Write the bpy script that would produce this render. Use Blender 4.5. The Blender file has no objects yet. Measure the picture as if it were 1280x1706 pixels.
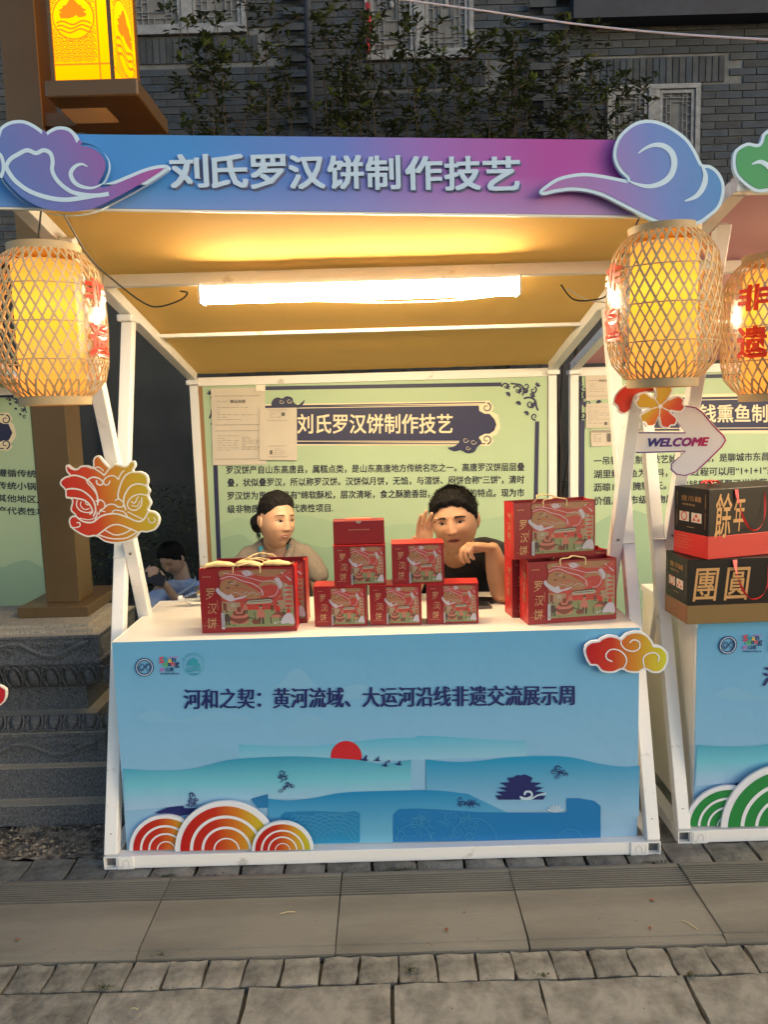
import bpy, bmesh, math, random
import numpy as np
from mathutils import Vector, Matrix, geometry, noise
R_ = random.Random(7)
rad = math.radians
scn = bpy.context.scene
COL = scn.collection

# ------------------------------------------------------------------ camera
CAM = Vector((.0451, -2.6725, 1.5988)); YAW, PIT, ROL, FOC = -.0013, .1248, -.0285, 1324.0
_F = Vector((math.sin(YAW)*math.cos(PIT), math.cos(YAW)*math.cos(PIT), -math.sin(PIT)))
_r = Vector((math.cos(YAW), -math.sin(YAW), 0)); _u = _r.cross(_F)
_R = math.cos(ROL)*_r + math.sin(ROL)*_u
_U = -math.sin(ROL)*_r + math.cos(ROL)*_u
cd = bpy.data.cameras.new('camera'); cam = bpy.data.objects.new('camera', cd); COL.objects.link(cam)
cam.matrix_world = Matrix(((_R.x, _U.x, -_F.x, CAM.x), (_R.y, _U.y, -_F.y, CAM.y), (_R.z, _U.z, -_F.z, CAM.z), (0, 0, 0, 1)))
cd.sensor_fit = 'VERTICAL'; cd.sensor_height = 36; cd.lens = FOC/1706*36; cd.clip_start = .05; cd.clip_end = 500
scn.camera = cam
# ------------------------------------------------------------------ light: evening sky, a weak, very soft low sun from the right behind the camera
SUN_EL, SUN_ROT = rad(12), rad(125)
w = bpy.data.worlds.new('World'); scn.world = w; w.use_nodes = True
nt = w.node_tree; nt.nodes.clear()
sky = nt.nodes.new('ShaderNodeTexSky'); sky.sky_type = 'NISHITA'; sky.sun_disc = False
sky.sun_elevation = SUN_EL; sky.sun_rotation = SUN_ROT; sky.air_density = 1.0; sky.dust_density = 1.0; sky.ozone_density = 1.2
bg = nt.nodes.new('ShaderNodeBackground'); bg.inputs[1].default_value = .13
wo = nt.nodes.new('ShaderNodeOutputWorld'); nt.links.new(sky.outputs[0], bg.inputs[0]); nt.links.new(bg.outputs[0], wo.inputs[0])
sl = bpy.data.lights.new('sun', 'SUN'); sl.energy = .35; sl.angle = rad(60); sl.color = (1, .9, .78)
so = bpy.data.objects.new('sun', sl); COL.objects.link(so)
sd = Vector((math.sin(SUN_ROT)*math.cos(SUN_EL), math.cos(SUN_ROT)*math.cos(SUN_EL), math.sin(SUN_EL)))
so.rotation_euler = sd.to_track_quat('Z', 'Y').to_euler(); so.location = (0, -6, 8)
scn.view_settings.view_transform = 'Standard'; scn.view_settings.look = 'None'
scn.view_settings.gamma = 1; scn.view_settings.exposure = 1.0; scn.view_settings.use_curve_mapping = False

# ------------------------------------------------------------------ helpers
def ray(px, py):
    return _F + _R*((px-640)/FOC) - _U*((py-853)/FOC)
def P(px, py, Y=None, Z=None, X=None):
    """survey helper: where the sight line of a photo point meets a real plane"""
    d = ray(px, py)
    t = (Y-CAM.y)/d.y if Y is not None else ((Z-CAM.z)/d.z if Z is not None else (X-CAM.x)/d.x)
    return CAM + d*t

W = {}
def props(o, label=None, cat=None, group=None, kind=None):
    if label: o['label'] = label
    if cat: o['category'] = cat
    if group: o['group'] = group
    if kind: o['kind'] = kind
    return o
def thing(name, label, cat, loc=(0, 0, 0), rz=0, group=None, local=False):
    o = bpy.data.objects.new(name, None); COL.objects.link(o); o.empty_display_size = .1
    o.location = loc; o.rotation_euler = (0, 0, rz)
    W[o] = Vector((0, 0, 0)) if local else Vector(loc)
    return props(o, label, cat, group)
def mk(name, verts, faces, mat, parent=None, smooth=False, mi=None, bev=0, seg=1, split=30, center=True):
    if not isinstance(mat, (list, tuple)): mat = [mat]
    v = np.array([tuple(p) for p in verts], float)
    c = (v.min(0)+v.max(0))/2; c[2] = v[:, 2].min()
    if not center: c = np.zeros(3)
    me = bpy.data.meshes.new(name); me.from_pydata((v-c).tolist(), [], faces)
    for m in mat: me.materials.append(m)
    if mi is not None: me.polygons.foreach_set('material_index', mi)
    if smooth:
        me.polygons.foreach_set('use_smooth', [True]*len(me.polygons))
        if split and split < 180:
            try: me.set_sharp_from_angle(angle=rad(split))
            except Exception: pass
    me.update()
    o = bpy.data.objects.new(name, me); COL.objects.link(o)
    c = Vector(c)
    if parent: o.parent = parent; o.location = c - W[parent]
    else: o.location = c
    W[o] = c
    if bev:
        b = o.modifiers.new('bevel', 'BEVEL'); b.width = bev; b.segments = seg; b.limit_method = 'ANGLE'
    return o
def copy_tree(o, parent=None):
    c = o.copy(); COL.objects.link(c)
    if parent: c.parent = parent
    for ch in list(o.children): copy_tree(ch, c)
    return c
class MB:
    def __init__(s): s.v = []; s.f = []; s.m = []
    def add(s, v, f, m=0):
        n = len(s.v); s.v += [tuple(p) for p in v]; s.f += [tuple(i+n for i in q) for q in f]; s.m += [m]*len(f); return s
    def box(s, x0, x1, y0, y1, z0, z1, m=0, M=None):
        v = [(x, y, z) for x in (x0, x1) for y in (y0, y1) for z in (z0, z1)]
        if M is not None: v = [M @ Vector(p) for p in v]
        return s.add(v, [(0, 1, 3, 2), (4, 6, 7, 5), (0, 4, 5, 1), (2, 3, 7, 6), (0, 2, 6, 4), (1, 5, 7, 3)], m)
    def bar(s, a, b, w, h=None, up=(0, 0, 1), m=0):
        a = Vector(a); b = Vector(b); h = h or w; d = (b-a).normalized(); u = Vector(up)
        if abs(d.dot(u)) > .98: u = Vector((0, 1, 0))
        r = d.cross(u).normalized(); u = r.cross(d)
        v = [p + r*sx*w/2 + u*sz*h/2 for p in (a, b) for sx, sz in ((-1, -1), (1, -1), (1, 1), (-1, 1))]
        return s.add(v, [(0, 1, 2, 3), (7, 6, 5, 4), (0, 4, 5, 1), (1, 5, 6, 2), (2, 6, 7, 3), (3, 7, 4, 0)], m)
    def tube(s, pts, r, n=8, m=0, cap=True, flat=1):
        pts = [Vector(p) for p in pts]; k = len(pts)
        rr = r if isinstance(r, (list, tuple)) else [r]*k
        u = None; v = []
        for i, p in enumerate(pts):
            d = (pts[min(i+1, k-1)]-pts[max(i-1, 0)]).normalized()
            if u is None:
                u = Vector((0, 0, 1)) if abs(d.z) < .9 else Vector((0, 1, 0))
            u = (u - d*u.dot(d)).normalized(); q = d.cross(u)
            for j in range(n):
                a = 2*math.pi*j/n; v.append(p + (q*math.cos(a) + u*math.sin(a)*flat)*rr[i])
        f = [(i*n+j, i*n+(j+1) % n, (i+1)*n+(j+1) % n, (i+1)*n+j) for i in range(k-1) for j in range(n)]
        if cap: f += [tuple(reversed(range(n))), tuple((k-1)*n+j for j in range(n))]
        return s.add(v, f, m)
    def lathe(s, prof, c=(0, 0, 0), n=24, m=0):
        v = [(c[0]+r*math.cos(2*math.pi*j/n), c[1]+r*math.sin(2*math.pi*j/n), c[2]+z) for r, z in prof for j in range(n)]
        f = [(i*n+j, i*n+(j+1) % n, (i+1)*n+(j+1) % n, (i+1)*n+j) for i in range(len(prof)-1) for j in range(n)]
        f += [tuple(reversed(range(n))), tuple((len(prof)-1)*n+j for j in range(n))]
        return s.add(v, f, m)
    def build(s, name, mat, parent=None, **k): return mk(name, s.v, s.f, mat, parent, mi=s.m, **k)

def cat_rom(pts, closed=True, k=6):
    n = len(pts); out = []; pts = [Vector(p) for p in pts]
    rng = range(n) if closed else range(n-1)
    for i in rng:
        if closed: a, b, c, d = pts[(i-1) % n], pts[i], pts[(i+1) % n], pts[(i+2) % n]
        else: a, b, c, d = pts[max(i-1, 0)], pts[i], pts[i+1], pts[min(i+2, n-1)]
        for j in range(k):
            t = j/k
            out.append(.5*((2*b)+(c-a)*t+(2*a-5*b+4*c-d)*t*t+(-a+3*b-3*c+d)*t**3))
    if not closed: out.append(pts[-1])
    return out
def inset(pts, d):
    """move a closed 2D outline inwards by d"""
    n = len(pts); A = sum(pts[i].x*pts[(i+1) % n].y - pts[(i+1) % n].x*pts[i].y for i in range(n))
    sg = 1 if A > 0 else -1; out = []
    for i in range(n):
        t = (pts[(i+1) % n]-pts[(i-1) % n]); 
        if t.length < 1e-9: out.append(pts[i]); continue
        t.normalize(); out.append(pts[i] + Vector((-t.y, t.x))*d*sg)
    return out
def tess(pts):
    return [tuple(t) for t in geometry.tessellate_polygon([[Vector((p[0], p[1], 0)) for p in pts]])]
def band(pts, w, closed=False):
    """a ribbon of width w (number or list) along 2D points -> polygon strips (verts, faces)"""
    pts = [Vector(p) for p in pts]; n = len(pts); v = []; f = []
    for i, p in enumerate(pts):
        a = pts[(i-1) % n] if closed or i > 0 else p; b = pts[(i+1) % n] if closed or i < n-1 else p
        t = (b-a); t = t.normalized() if t.length > 1e-9 else Vector((1, 0)); q = Vector((-t.y, t.x))
        ww = w[i] if isinstance(w, (list, tuple)) else w
        v += [p+q*ww/2, p-q*ww/2]
    for i in range(n if closed else n-1):
        j = (i+1) % n; f.append((2*i, 2*j, 2*j+1, 2*i+1))
    return v, f
class Flat:
    """flat print collected on a vertical plane: 2D coordinates are mapped to (x, z) by fn, one mesh"""
    def __init__(s, y, fn=None, plane=None): s.mb = MB(); s.k = 0; s.y = y; s.fn = fn or (lambda p: p); s.plane = plane
    def _map(s, pts, dy=0):
        out = []; s.k += 1; e = min(s.k, 110)*6e-6
        for p in pts:
            q = s.fn(p); out.append((q[0], s.y-dy-e, q[1]))
        return out
    def poly(s, pts, m=0, dy=0):
        if len(pts) < 3: return s
        pts = [Vector((p[0], p[1])) for p in pts]; s.mb.add(s._map(pts, dy), s._ori(pts, tess(pts)), m); return s
    def _ori(s, pts, fs):
        out = []
        q = [s.fn(p) for p in pts]
        for f in fs:
            a, b, c = (q[i] for i in f[:3]); A = (b[0]-a[0])*(c[1]-a[1])-(c[0]-a[0])*(b[1]-a[1])
            out.append(f if A > 0 else tuple(reversed(f)))
        return out
    def smooth(s, pts, m=0, dy=0, k=5): return s.poly(cat_rom([Vector(p) for p in pts], True, k), m, dy)
    def band(s, pts, w, m=0, dy=0, closed=False):
        v, f = band(pts, w, closed); s.mb.add(s._map(v, dy), s._ori(v, f), m); return s
    def line(s, pts, w, m=0, dy=0, k=5, taper=False):
        q = cat_rom([Vector(p) for p in pts], False, k); n = len(q)
        ww = [w*(.15+.85*math.sin(math.pi*(i+.3)/(n-.4))) for i in range(n)] if taper else w
        return s.band(q, ww, m, dy)
    def disc(s, c, r, m=0, dy=0, ry=None, n=28, a0=0, a1=360):
        ry = ry or r
        full = abs(a1-a0) >= 360
        pts = [(c[0]+r*math.cos(rad(a0+(a1-a0)*i/n)), c[1]+ry*math.sin(rad(a0+(a1-a0)*i/n))) for i in range(n if full else n+1)]
        return s.poly(pts, m, dy)
    def ring(s, c, r, w, m=0, dy=0, n=32, a0=0, a1=360):
        full = abs(a1-a0) >= 360
        pts = [(c[0]+r*math.cos(rad(a0+(a1-a0)*i/n)), c[1]+r*math.sin(rad(a0+(a1-a0)*i/n))) for i in range(n if full else n+1)]
        return s.band(pts, w, m, dy, closed=full)
    def text(s, txt, x0, y0, x1, y1, m=0, dy=0, bold=0, song=False, **k):
        """text stretched to the 2D rectangle (x0,y0 bottom-left, x1,y1 top-right)"""
        v, f, bb = text_mesh(txt, 0, **k); kx = (x1-x0)/(bb[2]-bb[0]); ky = (y1-y0)/(bb[3]-bb[1]); b = bold*.75
        for sx, sy in (((1, .12), (.33, -.12), (-.33, .12), (-1, -.12)) if song else ((1, 1), (-1, 1), (-1, -1), (1, -1)) if b else ((0, 0),)):
            q = [(x0+(p[0]-bb[0])*kx+sx*b*kx, y0+(p[1]-bb[1])*ky+sy*b*ky*.8) for p in v]
            s.mb.add(s._map(q, dy), s._ori(q, f), m)
        return s
    def build(s, name, mat, parent=None, **k): return s.mb.build(name, mat, parent, **k)
_tc = {}
def text_mesh(txt, bold=0, shear=0, res=2, spacing=1.0):
    key = (txt, bold, shear, res, spacing)
    if key in _tc: return _tc[key]
    cu = bpy.data.curves.new('lettering', 'FONT'); cu.body = txt; cu.size = 1; cu.resolution_u = res; cu.fill_mode = 'FRONT'
    cu.offset = bold; cu.shear = shear; cu.space_character = spacing
    o = bpy.data.objects.new('lettering', cu); COL.objects.link(o)
    me = bpy.data.meshes.new_from_object(o)
    v = [(p.co.x, p.co.y) for p in me.vertices]; f = [tuple(p.vertices) for p in me.polygons]
    COL.objects.unlink(o); bpy.data.objects.remove(o); bpy.data.curves.remove(cu); bpy.data.meshes.remove(me)
    a = np.array(v) if v else np.zeros((1, 2))
    _tc[key] = (v, f, (a[:, 0].min(), a[:, 1].min(), a[:, 0].max(), a[:, 1].max()))
    return _tc[key]
def plate(name, pts, y, th, mat, parent=None, k=5, smooth=True, **kw):
    """board cut to a 2D outline (x, z), front face at y, thickness th going back"""
    q = cat_rom([Vector(p) for p in pts], True, k) if smooth else [Vector(p) for p in pts]
    n = len(q); A = sum(q[i].x*q[(i+1) % n].y - q[(i+1) % n].x*q[i].y for i in range(n))
    if A < 0: q.reverse()
    t = tess(q)
    t = [f if ((q[f[1]]-q[f[0]]).cross(q[f[2]]-q[f[0]]) > 0) else tuple(reversed(f)) for f in t]
    v = [(p.x, y, p.y) for p in q] + [(p.x, y+th, p.y) for p in q]
    f = list(t) + [tuple(n+i for i in reversed(g)) for g in t] + [(i, n+i, n+(i+1) % n, (i+1) % n) for i in range(n)]
    return mk(name, v, f, mat, parent, **kw), q

# ------------------------------------------------------------------ materials
def s2l(c):
    return tuple(((x/255+.055)/1.055)**2.4 if x/255 > .04045 else x/255/12.92 for x in c)
MATS = {}
def mat(name, col, rough=.6, metal=0, var=0, vscale=8, bump=0, bscale=40, col2=None, cpos=(.35, .65), trans=0, spec=.5, emit=None, estr=0, coat=0, sheen=0, coord='Object', detail=6, alpha=1, stretch=None):
    m = bpy.data.materials.new(name); m.use_nodes = True; MATS[name] = m
    t = m.node_tree; b = t.nodes['Principled BSDF']; N = t.nodes.new; L = t.links.new
    b.inputs['Base Color'].default_value = (*col, 1); b.inputs['Roughness'].default_value = rough; b.inputs['Metallic'].default_value = metal
    b.inputs['Specular IOR Level'].default_value = spec; b.inputs['Transmission Weight'].default_value = trans; b.inputs['Coat Weight'].default_value = coat
    b.inputs['Alpha'].default_value = alpha; b.inputs['Sheen Weight'].default_value = sheen
    if emit: b.inputs['Emission Color'].default_value = (*emit, 1); b.inputs['Emission Strength'].default_value = estr
    tc = N('ShaderNodeTexCoord'); src = tc.outputs[coord]
    if stretch:
        mp = N('ShaderNodeMapping'); mp.inputs['Scale'].default_value = stretch; L(src, mp.inputs[0]); src = mp.outputs[0]
    if var or col2:
        n = N('ShaderNodeTexNoise'); n.inputs['Scale'].default_value = vscale; n.inputs['Detail'].default_value = detail; n.inputs['Roughness'].default_value = .6
        L(src, n.inputs['Vector'])
        r = N('ShaderNodeValToRGB'); L(n.outputs[0], r.inputs[0])
        r.color_ramp.elements[0].position, r.color_ramp.elements[1].position = cpos
        c2 = col2 or tuple(c*(1-var) for c in col)
        r.color_ramp.elements[0].color = (*c2, 1); r.color_ramp.elements[1].color = (*col, 1)
        L(r.outputs[0], b.inputs['Base Color'])
    if bump:
        n2 = N('ShaderNodeTexNoise'); n2.inputs['Scale'].default_value = bscale; n2.inputs['Detail'].default_value = 8
        L(src, n2.inputs['Vector']); bp = N('ShaderNodeBump'); bp.inputs['Strength'].default_value = bump; bp.inputs['Distance'].default_value = .01
        L(n2.outputs[0], bp.inputs['Height']); L(bp.outputs[0], b.inputs['Normal'])
    return m
def gradient(name, stops, axis=(1, 0, 0), rough=.5, coord='Generated', scale=None, spec=.3, mixw=None):
    """a print whose ink runs through several colours; axis weights the 0..1 coordinates of the board"""
    m = bpy.data.materials.new(name); m.use_nodes = True; t = m.node_tree; b = t.nodes['Principled BSDF']; N = t.nodes.new; L = t.links.new
    tc = N('ShaderNodeTexCoord'); d = N('ShaderNodeVectorMath'); d.operation = 'DOT_PRODUCT'; L(tc.outputs[coord], d.inputs[0]); d.inputs[1].default_value = axis
    r = N('ShaderNodeValToRGB'); L(d.outputs['Value'], r.inputs[0]); e = r.color_ramp.elements
    e[0].position, e[0].color = stops[0][0], (*stops[0][1], 1); e[1].position, e[1].color = stops[-1][0], (*stops[-1][1], 1)
    for p, c in stops[1:-1]: x = e.new(p); x.color = (*c, 1)
    out = r.outputs[0]
    if mixw:   # second ramp along another axis, mixed towards a colour
        ax2, stops2, c2 = mixw
        d2 = N('ShaderNodeVectorMath'); d2.operation = 'DOT_PRODUCT'; L(tc.outputs[coord], d2.inputs[0]); d2.inputs[1].default_value = ax2
        mr = N('ShaderNodeMapRange'); L(d2.outputs['Value'], mr.inputs[0]); mr.inputs[1].default_value, mr.inputs[2].default_value, mr.inputs[3].default_value, mr.inputs[4].default_value = stops2
        mx = N('ShaderNodeMixRGB'); L(mr.outputs[0], mx.inputs[0]); L(out, mx.inputs[1]); mx.inputs[2].default_value = (*c2, 1); out = mx.outputs[0]
    L(out, b.inputs['Base Color']); b.inputs['Roughness'].default_value = rough; b.inputs['Specular IOR Level'].default_value = spec
    # printed film never lies quite flat
    n = N('ShaderNodeTexNoise'); n.inputs['Scale'].default_value = 5; n.inputs['Detail'].default_value = 3; L(tc.outputs['Object'], n.inputs['Vector'])
    bp = N('ShaderNodeBump'); bp.inputs['Strength'].default_value = .6; bp.inputs['Distance'].default_value = .012; L(n.outputs[0], bp.inputs['Height']); L(bp.outputs[0], b.inputs['Normal'])
    return m
def emission(name, col, s, col2=None, grad=None):
    m = bpy.data.materials.new(name); m.use_nodes = True; t = m.node_tree; t.nodes.clear()
    e = t.nodes.new('ShaderNodeEmission'); e.inputs[0].default_value = (*col, 1); e.inputs[1].default_value = s
    o = t.nodes.new('ShaderNodeOutputMaterial'); t.links.new(e.outputs[0], o.inputs[0])
    if grad:  # brightness follows where the bulb sits inside the shade
        tc = t.nodes.new('ShaderNodeTexCoord'); sp = t.nodes.new('ShaderNodeSeparateXYZ'); t.links.new(tc.outputs['Generated'], sp.inputs[0])
        r = t.nodes.new('ShaderNodeValToRGB'); t.links.new(sp.outputs[2], r.inputs[0]); e0 = r.color_ramp.elements
        e0[0].position, e0[0].color = grad[0][0], (*grad[0][1], 1); e0[1].position, e0[1].color = grad[-1][0], (*grad[-1][1], 1)
        for p, c in grad[1:-1]: x = e0.new(p); x.color = (*c, 1)
        t.links.new(r.outputs[0], e.inputs[0])
    return m
# ------------------------------------------------------------------ materials of the place
M = MATS
mat('earth', (.055, .048, .038), .95, var=.4, vscale=5, bump=.6)
STONE = [mat('paving_a', (.235, .222, .19), .88, col2=(.08, .075, .064), vscale=9, cpos=(.33, .58), bump=1., bscale=22, detail=12),
         mat('paving_b', (.25, .238, .205), .88, col2=(.10, .094, .08), vscale=10, cpos=(.35, .6), bump=.8, bscale=30, detail=12),
         mat('paving_c', (.205, .195, .168), .9, col2=(.07, .066, .056), vscale=18, cpos=(.32, .66), bump=1., bscale=18, detail=12)]
mat('rubble', (.30, .25, .19), .95, col2=(.07, .06, .05), vscale=26, cpos=(.42, .62), bump=1, bscale=40, detail=12)
mat('mat_fibre', (.175, .164, .138), .92, col2=(.118, .110, .092), vscale=5, cpos=(.36, .6), bump=.35, bscale=160, stretch=(.25, 1, 1))
mat('granite', (.115, .12, .13), .85, col2=(.035, .039, .046), vscale=150, cpos=(.36, .6), bump=.9, bscale=45, detail=10)
mat('granite_lit', (.36, .33, .27), .85, col2=(.15, .135, .11), vscale=210, cpos=(.36, .6), bump=.8, bscale=60, detail=10)  # paler, warmer granite for treads and top: lamplight put into the colour
BRK = [mat('brick_%s' % k, c, .9, var=.35, vscale=9, bump=.5, bscale=50) for k, c in
       (('grey', (.074, .087, .102)), ('dark', (.054, .065, .078)), ('blue', (.058, .076, .102)))]
mat('mortar', (.17, .185, .20), .95, var=.35, vscale=6)
mat('window_wood', (.27, .29, .32), .7, var=.4, vscale=14, bump=.2)
mat('window_glass', (.02, .025, .04), .12, spec=.6)
mat('dark_wood', (.03, .036, .055), .7, var=.3)
mat('post_bronze', (.14, .09, .042), .38, metal=.35, var=.15, vscale=3)
mat('post_dark', (.10, .062, .03), .45, metal=.2)
mat('leaf', (.055, .085, .035), .55, var=.5, vscale=3, spec=.4)
mat('leaf_young', (.15, .22, .055), .5, var=.3, vscale=3)
mat('bark', (.06, .045, .03), .9, var=.4, vscale=30)
mat('weed', (.10, .11, .045), .8, var=.5, vscale=40)
mat('dry_leaf', (.28, .09, .045), .7, var=.3, vscale=60)
mat('straw', (.5, .4, .22), .7)

# ------------------------------------------------------------------ ground and paving
def ground():
    n = 12; s = 120
    mk('ground', [(-s, -s, -.022), (s, -s, -.022), (s, s, -.022), (-s, s, -.022)], [(0, 1, 2, 3)], M['earth'])['kind'] = 'structure'
ground()
pave = thing('pavement', None, None); pave['kind'] = 'structure'
def slab(x0, x1, y0, y1, m, name='paving_stone', nx=4, ny=3, amp=.004, th=.03, sk=0, parent=None, z=0):
    """hand-dressed stone: uneven top, ragged arrises"""
    x0 += R_.uniform(0, .004); x1 -= R_.uniform(0, .004); v = []
    for j in range(ny+1):
        for i in range(nx+1):
            u, t = i/nx, j/ny; e = (i in (0, nx)) or (j in (0, ny))
            v.append((x0+(x1-x0)*u+(R_.uniform(-.003, .003))+sk*(t-.5), y0+(y1-y0)*t+R_.uniform(-.003, .003), z+R_.uniform(-amp, amp*.6)-(.0025 if e else 0)))
    k = nx+1; f = [(j*k+i, j*k+i+1, (j+1)*k+i+1, (j+1)*k+i) for j in range(ny) for i in range(nx)]
    rim = [i for i in range(k)] + [j*k+nx for j in range(1, ny+1)] + [ny*k+i for i in range(nx-1, -1, -1)] + [j*k for j in range(ny-1, 0, -1)]
    b = len(v); v += [(v[i][0], v[i][1], z-th) for i in rim]
    f += [(rim[i], b+i, b+(i+1) % len(rim), rim[(i+1) % len(rim)]) for i in range(len(rim))]
    o = mk(name, v, f, m, parent or pave, smooth=True, split=50); return o
# large slabs in the foreground, joints every 0.41 m
for r, (y0, y1) in enumerate([(-1.03, -.612), (-1.46, -1.042), (-1.9, -1.475)]):
    x = -2.44 + .2*(r % 2)
    while x < 2.3:
        slab(x+.002, x+.4095, y0+.001, y1-.001, R_.choice(STONE), nx=6, ny=6, amp=.0035); x += .4115
# small setts in front of the mats, then behind them
x = -1.98
while x < 2.0:
    wd = .112 + R_.uniform(-.004, .004)
    slab(x+.0015, x+wd-.0015, -.606, -.493, R_.choice(STONE), amp=.004, sk=R_.uniform(-.006, .006)); x += wd
for r, (y0, y1) in enumerate([(-.058, .078)]):
    x = -2.05
    while x < 2.6:
        wd = .15 + R_.uniform(-.01, .02)
        slab(x+.003, x+wd-.003, y0, y1, R_.choice(STONE), amp=.006); x += wd
for r, (y0, y1) in enumerate([(.083, .38), (.385, .75), (.755, 1.15), (1.155, 1.6), (1.605, 2.1)]):
    x = -.99 + .1*(r % 2)
    while x < 3.0:
        slab(x+.005, x+.395, y0+.004, y1-.004, R_.choice(STONE)); x += .4
# broken stone strip at the foot of the plinth
v = []; f = []; nx, ny = 90, 20
for j in range(ny+1):
    for i in range(nx+1):
        X = -2.3+1.31*i/nx; Y = .083+.245*j/ny
        v.append((X, Y, -.004 + .012*noise.noise((X*14, Y*14, 2)) + .009*noise.noise((X*50, Y*50, 5))))
for j in range(ny):
    for i in range(nx): a = j*(nx+1)+i; f.append((a, a+1, a+nx+2, a+nx+1))
mk('rubble_strip', v, f, M['rubble'], smooth=True)['kind'] = 'structure'
mb = MB()
for _ in range(420):   # chips of stone lying on it
    X = R_.uniform(-1.75, -1.0); Y = R_.uniform(.10, .31) if R_.random() < .8 else R_.gauss(.2, .03); s = R_.uniform(.003, .011)
    a = R_.uniform(0, 6.28); t = Matrix.Translation((X, Y, .004)) @ Matrix.Rotation(a, 4, 'Z') @ Matrix.Rotation(R_.uniform(-.5, .5), 4, 'X')
    mb.add([t @ Vector(q) for q in ((-s, -s*.6, 0), (s, -s*.5, 0), (s*.7, s*.7, 0), (-s*.8, s*.6, 0), (0, 0, s*.8))], [(0, 1, 4), (1, 2, 4), (2, 3, 4), (3, 0, 4)])
props(mb.build('stone_chips', M['rubble']), 'pale stone chips scattered at the foot of the carved plinth', 'gravel', kind='stuff')

mb = MB()     # grit, crumbs and stone splinters lying about
for _ in range(900):
    X = R_.uniform(-1.6, 1.7); Y = R_.choice([R_.gauss(-.61, .012), R_.gauss(-.49, .012), R_.uniform(-1.1, -.03), R_.gauss(-.05, .02)]); s = R_.uniform(.0008, .0026)
    mb.add([(X-s, Y-s*.6, .0015+(.014 if -.48 < Y < -.06 else 0)), (X+s, Y-s*.4, .0015+(.014 if -.48 < Y < -.06 else 0)), (X+s*.2, Y+s, .002+(.014 if -.48 < Y < -.06 else 0)), (X, Y, .0015+s+(.014 if -.48 < Y < -.06 else 0))], [(0, 1, 3), (1, 2, 3), (2, 0, 3)], R_.choice((0, 0, 1)))
props(mb.build('grit', [M['earth'], M['rubble']]), 'grit and crumbs scattered over the mats and paving', 'grit', kind='stuff')
# walkway mats with a ribbed back edge
MX = [-1.905, -1.32, -.735, -.14, .44, 1.027, 1.61, 2.2]
LB = ['grey brown walkway mat mostly outside the left edge of the photo', 'grey brown walkway mat below the broken stone strip at the left edge',
      'grey brown walkway mat in front of the fan cloud corner of the middle stall', 'grey brown walkway mat in the middle, holding one straw near its centre',
      'grey brown walkway mat right of the middle one, with a red leaf in front', 'grey brown walkway mat holding two red leaves and a long straw',
      'grey brown walkway mat at the right edge of the photo']
for k in range(7):
    x0, x1 = MX[k]+.002, MX[k+1]-.002; lift = [0, .001, 0, .0, .001, .006, .001][k]
    prof = [(-.487, -.02), (-.487, .003), (-.480, .006+lift), (-.462, .008+lift), (-.459, .013+lift)]
    y = -.215; prof += [(y, .013+lift)]
    for g in range(9):
        prof += [(y+.002, .004), (y+.006, .004), (y+.008, .0145+lift), (y+.0118, .0145+lift)]; y += .0125
    prof += [(-.098, .0135+lift), (-.082, .0125), (-.078, .006), (-.066, .005), (-.064, -.02)]
    th = thing('walkway_mat', LB[k], 'mat', ((x0+x1)/2, -.28, 0), 0, 'walkway mats laid end to end')
    v = []; n = len(prof); S = 10
    sk = [0, 0, 0, .004, -.004, .006, .01][k]
    for i in range(S+1):
        X = x0+(x1-x0)*i/S
        v += [(X+(-p[0]-.27)*(-sk), p[0], p[1]+(.0012*noise.noise((X*5, p[0]*9, k))) ) for p in prof]
    f = [(i*n+j, i*n+n+j, i*n+n+j+1, i*n+j+1) for i in range(S) for j in range(n-1)]
    f += [tuple(range(n)), tuple(S*n+j for j in reversed(range(n)))]
    mk('mat_sheet', v, f, M['mat_fibre'], th)
# ------------------------------------------------------------------ carved stone plinth of the lamp post
XR, YF, XL, YB = -1.012, .322, -3.1, 1.02
def solve_profile():
    Y, Z = YF, 0.0; pr = [(0, 0)]
    def riser(py):
        nonlocal Z; Z = P(100, py, Y=Y).z; pr.append((Y-YF, Z))
    def tread(py):
        nonlocal Y; Y = P(100, py, Z=Z).y; pr.append((Y-YF, Z))
    riser(1341); tread(1329); riser(1279); tread(1271)
    return pr, Y, Z
pr, Y1, Z1 = solve_profile()
i1 = pr[-1][0]
zz = lambda py, Y: P(100, py, Y=Y).z
# (inset from the base rectangle, height)
prof = pr + [(i1, zz(1266, Y1)), (i1+.004, zz(1264, Y1)), (i1+.004, zz(1229, Y1)), (i1, zz(1227, Y1)), (i1, zz(1221, Y1)), (i1+.012, zz(1219, Y1+.012)),
             (i1+.055, zz(1190, Y1+.055)), (i1+.105, zz(1182, Y1+.105)), (i1+.105, zz(1144, Y1+.105)), (i1+.060, zz(1138, Y1+.060)), (i1+.015, zz(1112, Y1+.015)),
             (i1, zz(1106, Y1)), (i1, zz(1101, Y1)), (i1+.005, zz(1099, Y1)), (i1+.005, zz(1066, Y1)), (i1, zz(1064, Y1)), (i1, zz(1059, Y1))]
ZT = prof[-1][1]
prof += [(i1+.03, ZT+.001), (i1+.032, ZT+.016), (i1+.06, ZT+.018), (i1+.062, ZT+.03)]
ZTOP = ZT+.03
pl = thing('stone_plinth', 'dark grey carved stone plinth with lotus petals and scrolls under the brown lamp post', 'plinth', (-1.6, .9, 0))
v = []; m = []
for d, z in prof: v += [(XL+d, YF+d, z), (XR-d, YF+d, z), (XR-d, YB-d, z), (XL+d, YB-d, z)]
f = [(4*i+j, 4*i+(j+1) % 4, 4*i+4+(j+1) % 4, 4*i+4+j) for i in range(len(prof)-1) for j in range(4)]
mi = []
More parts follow.
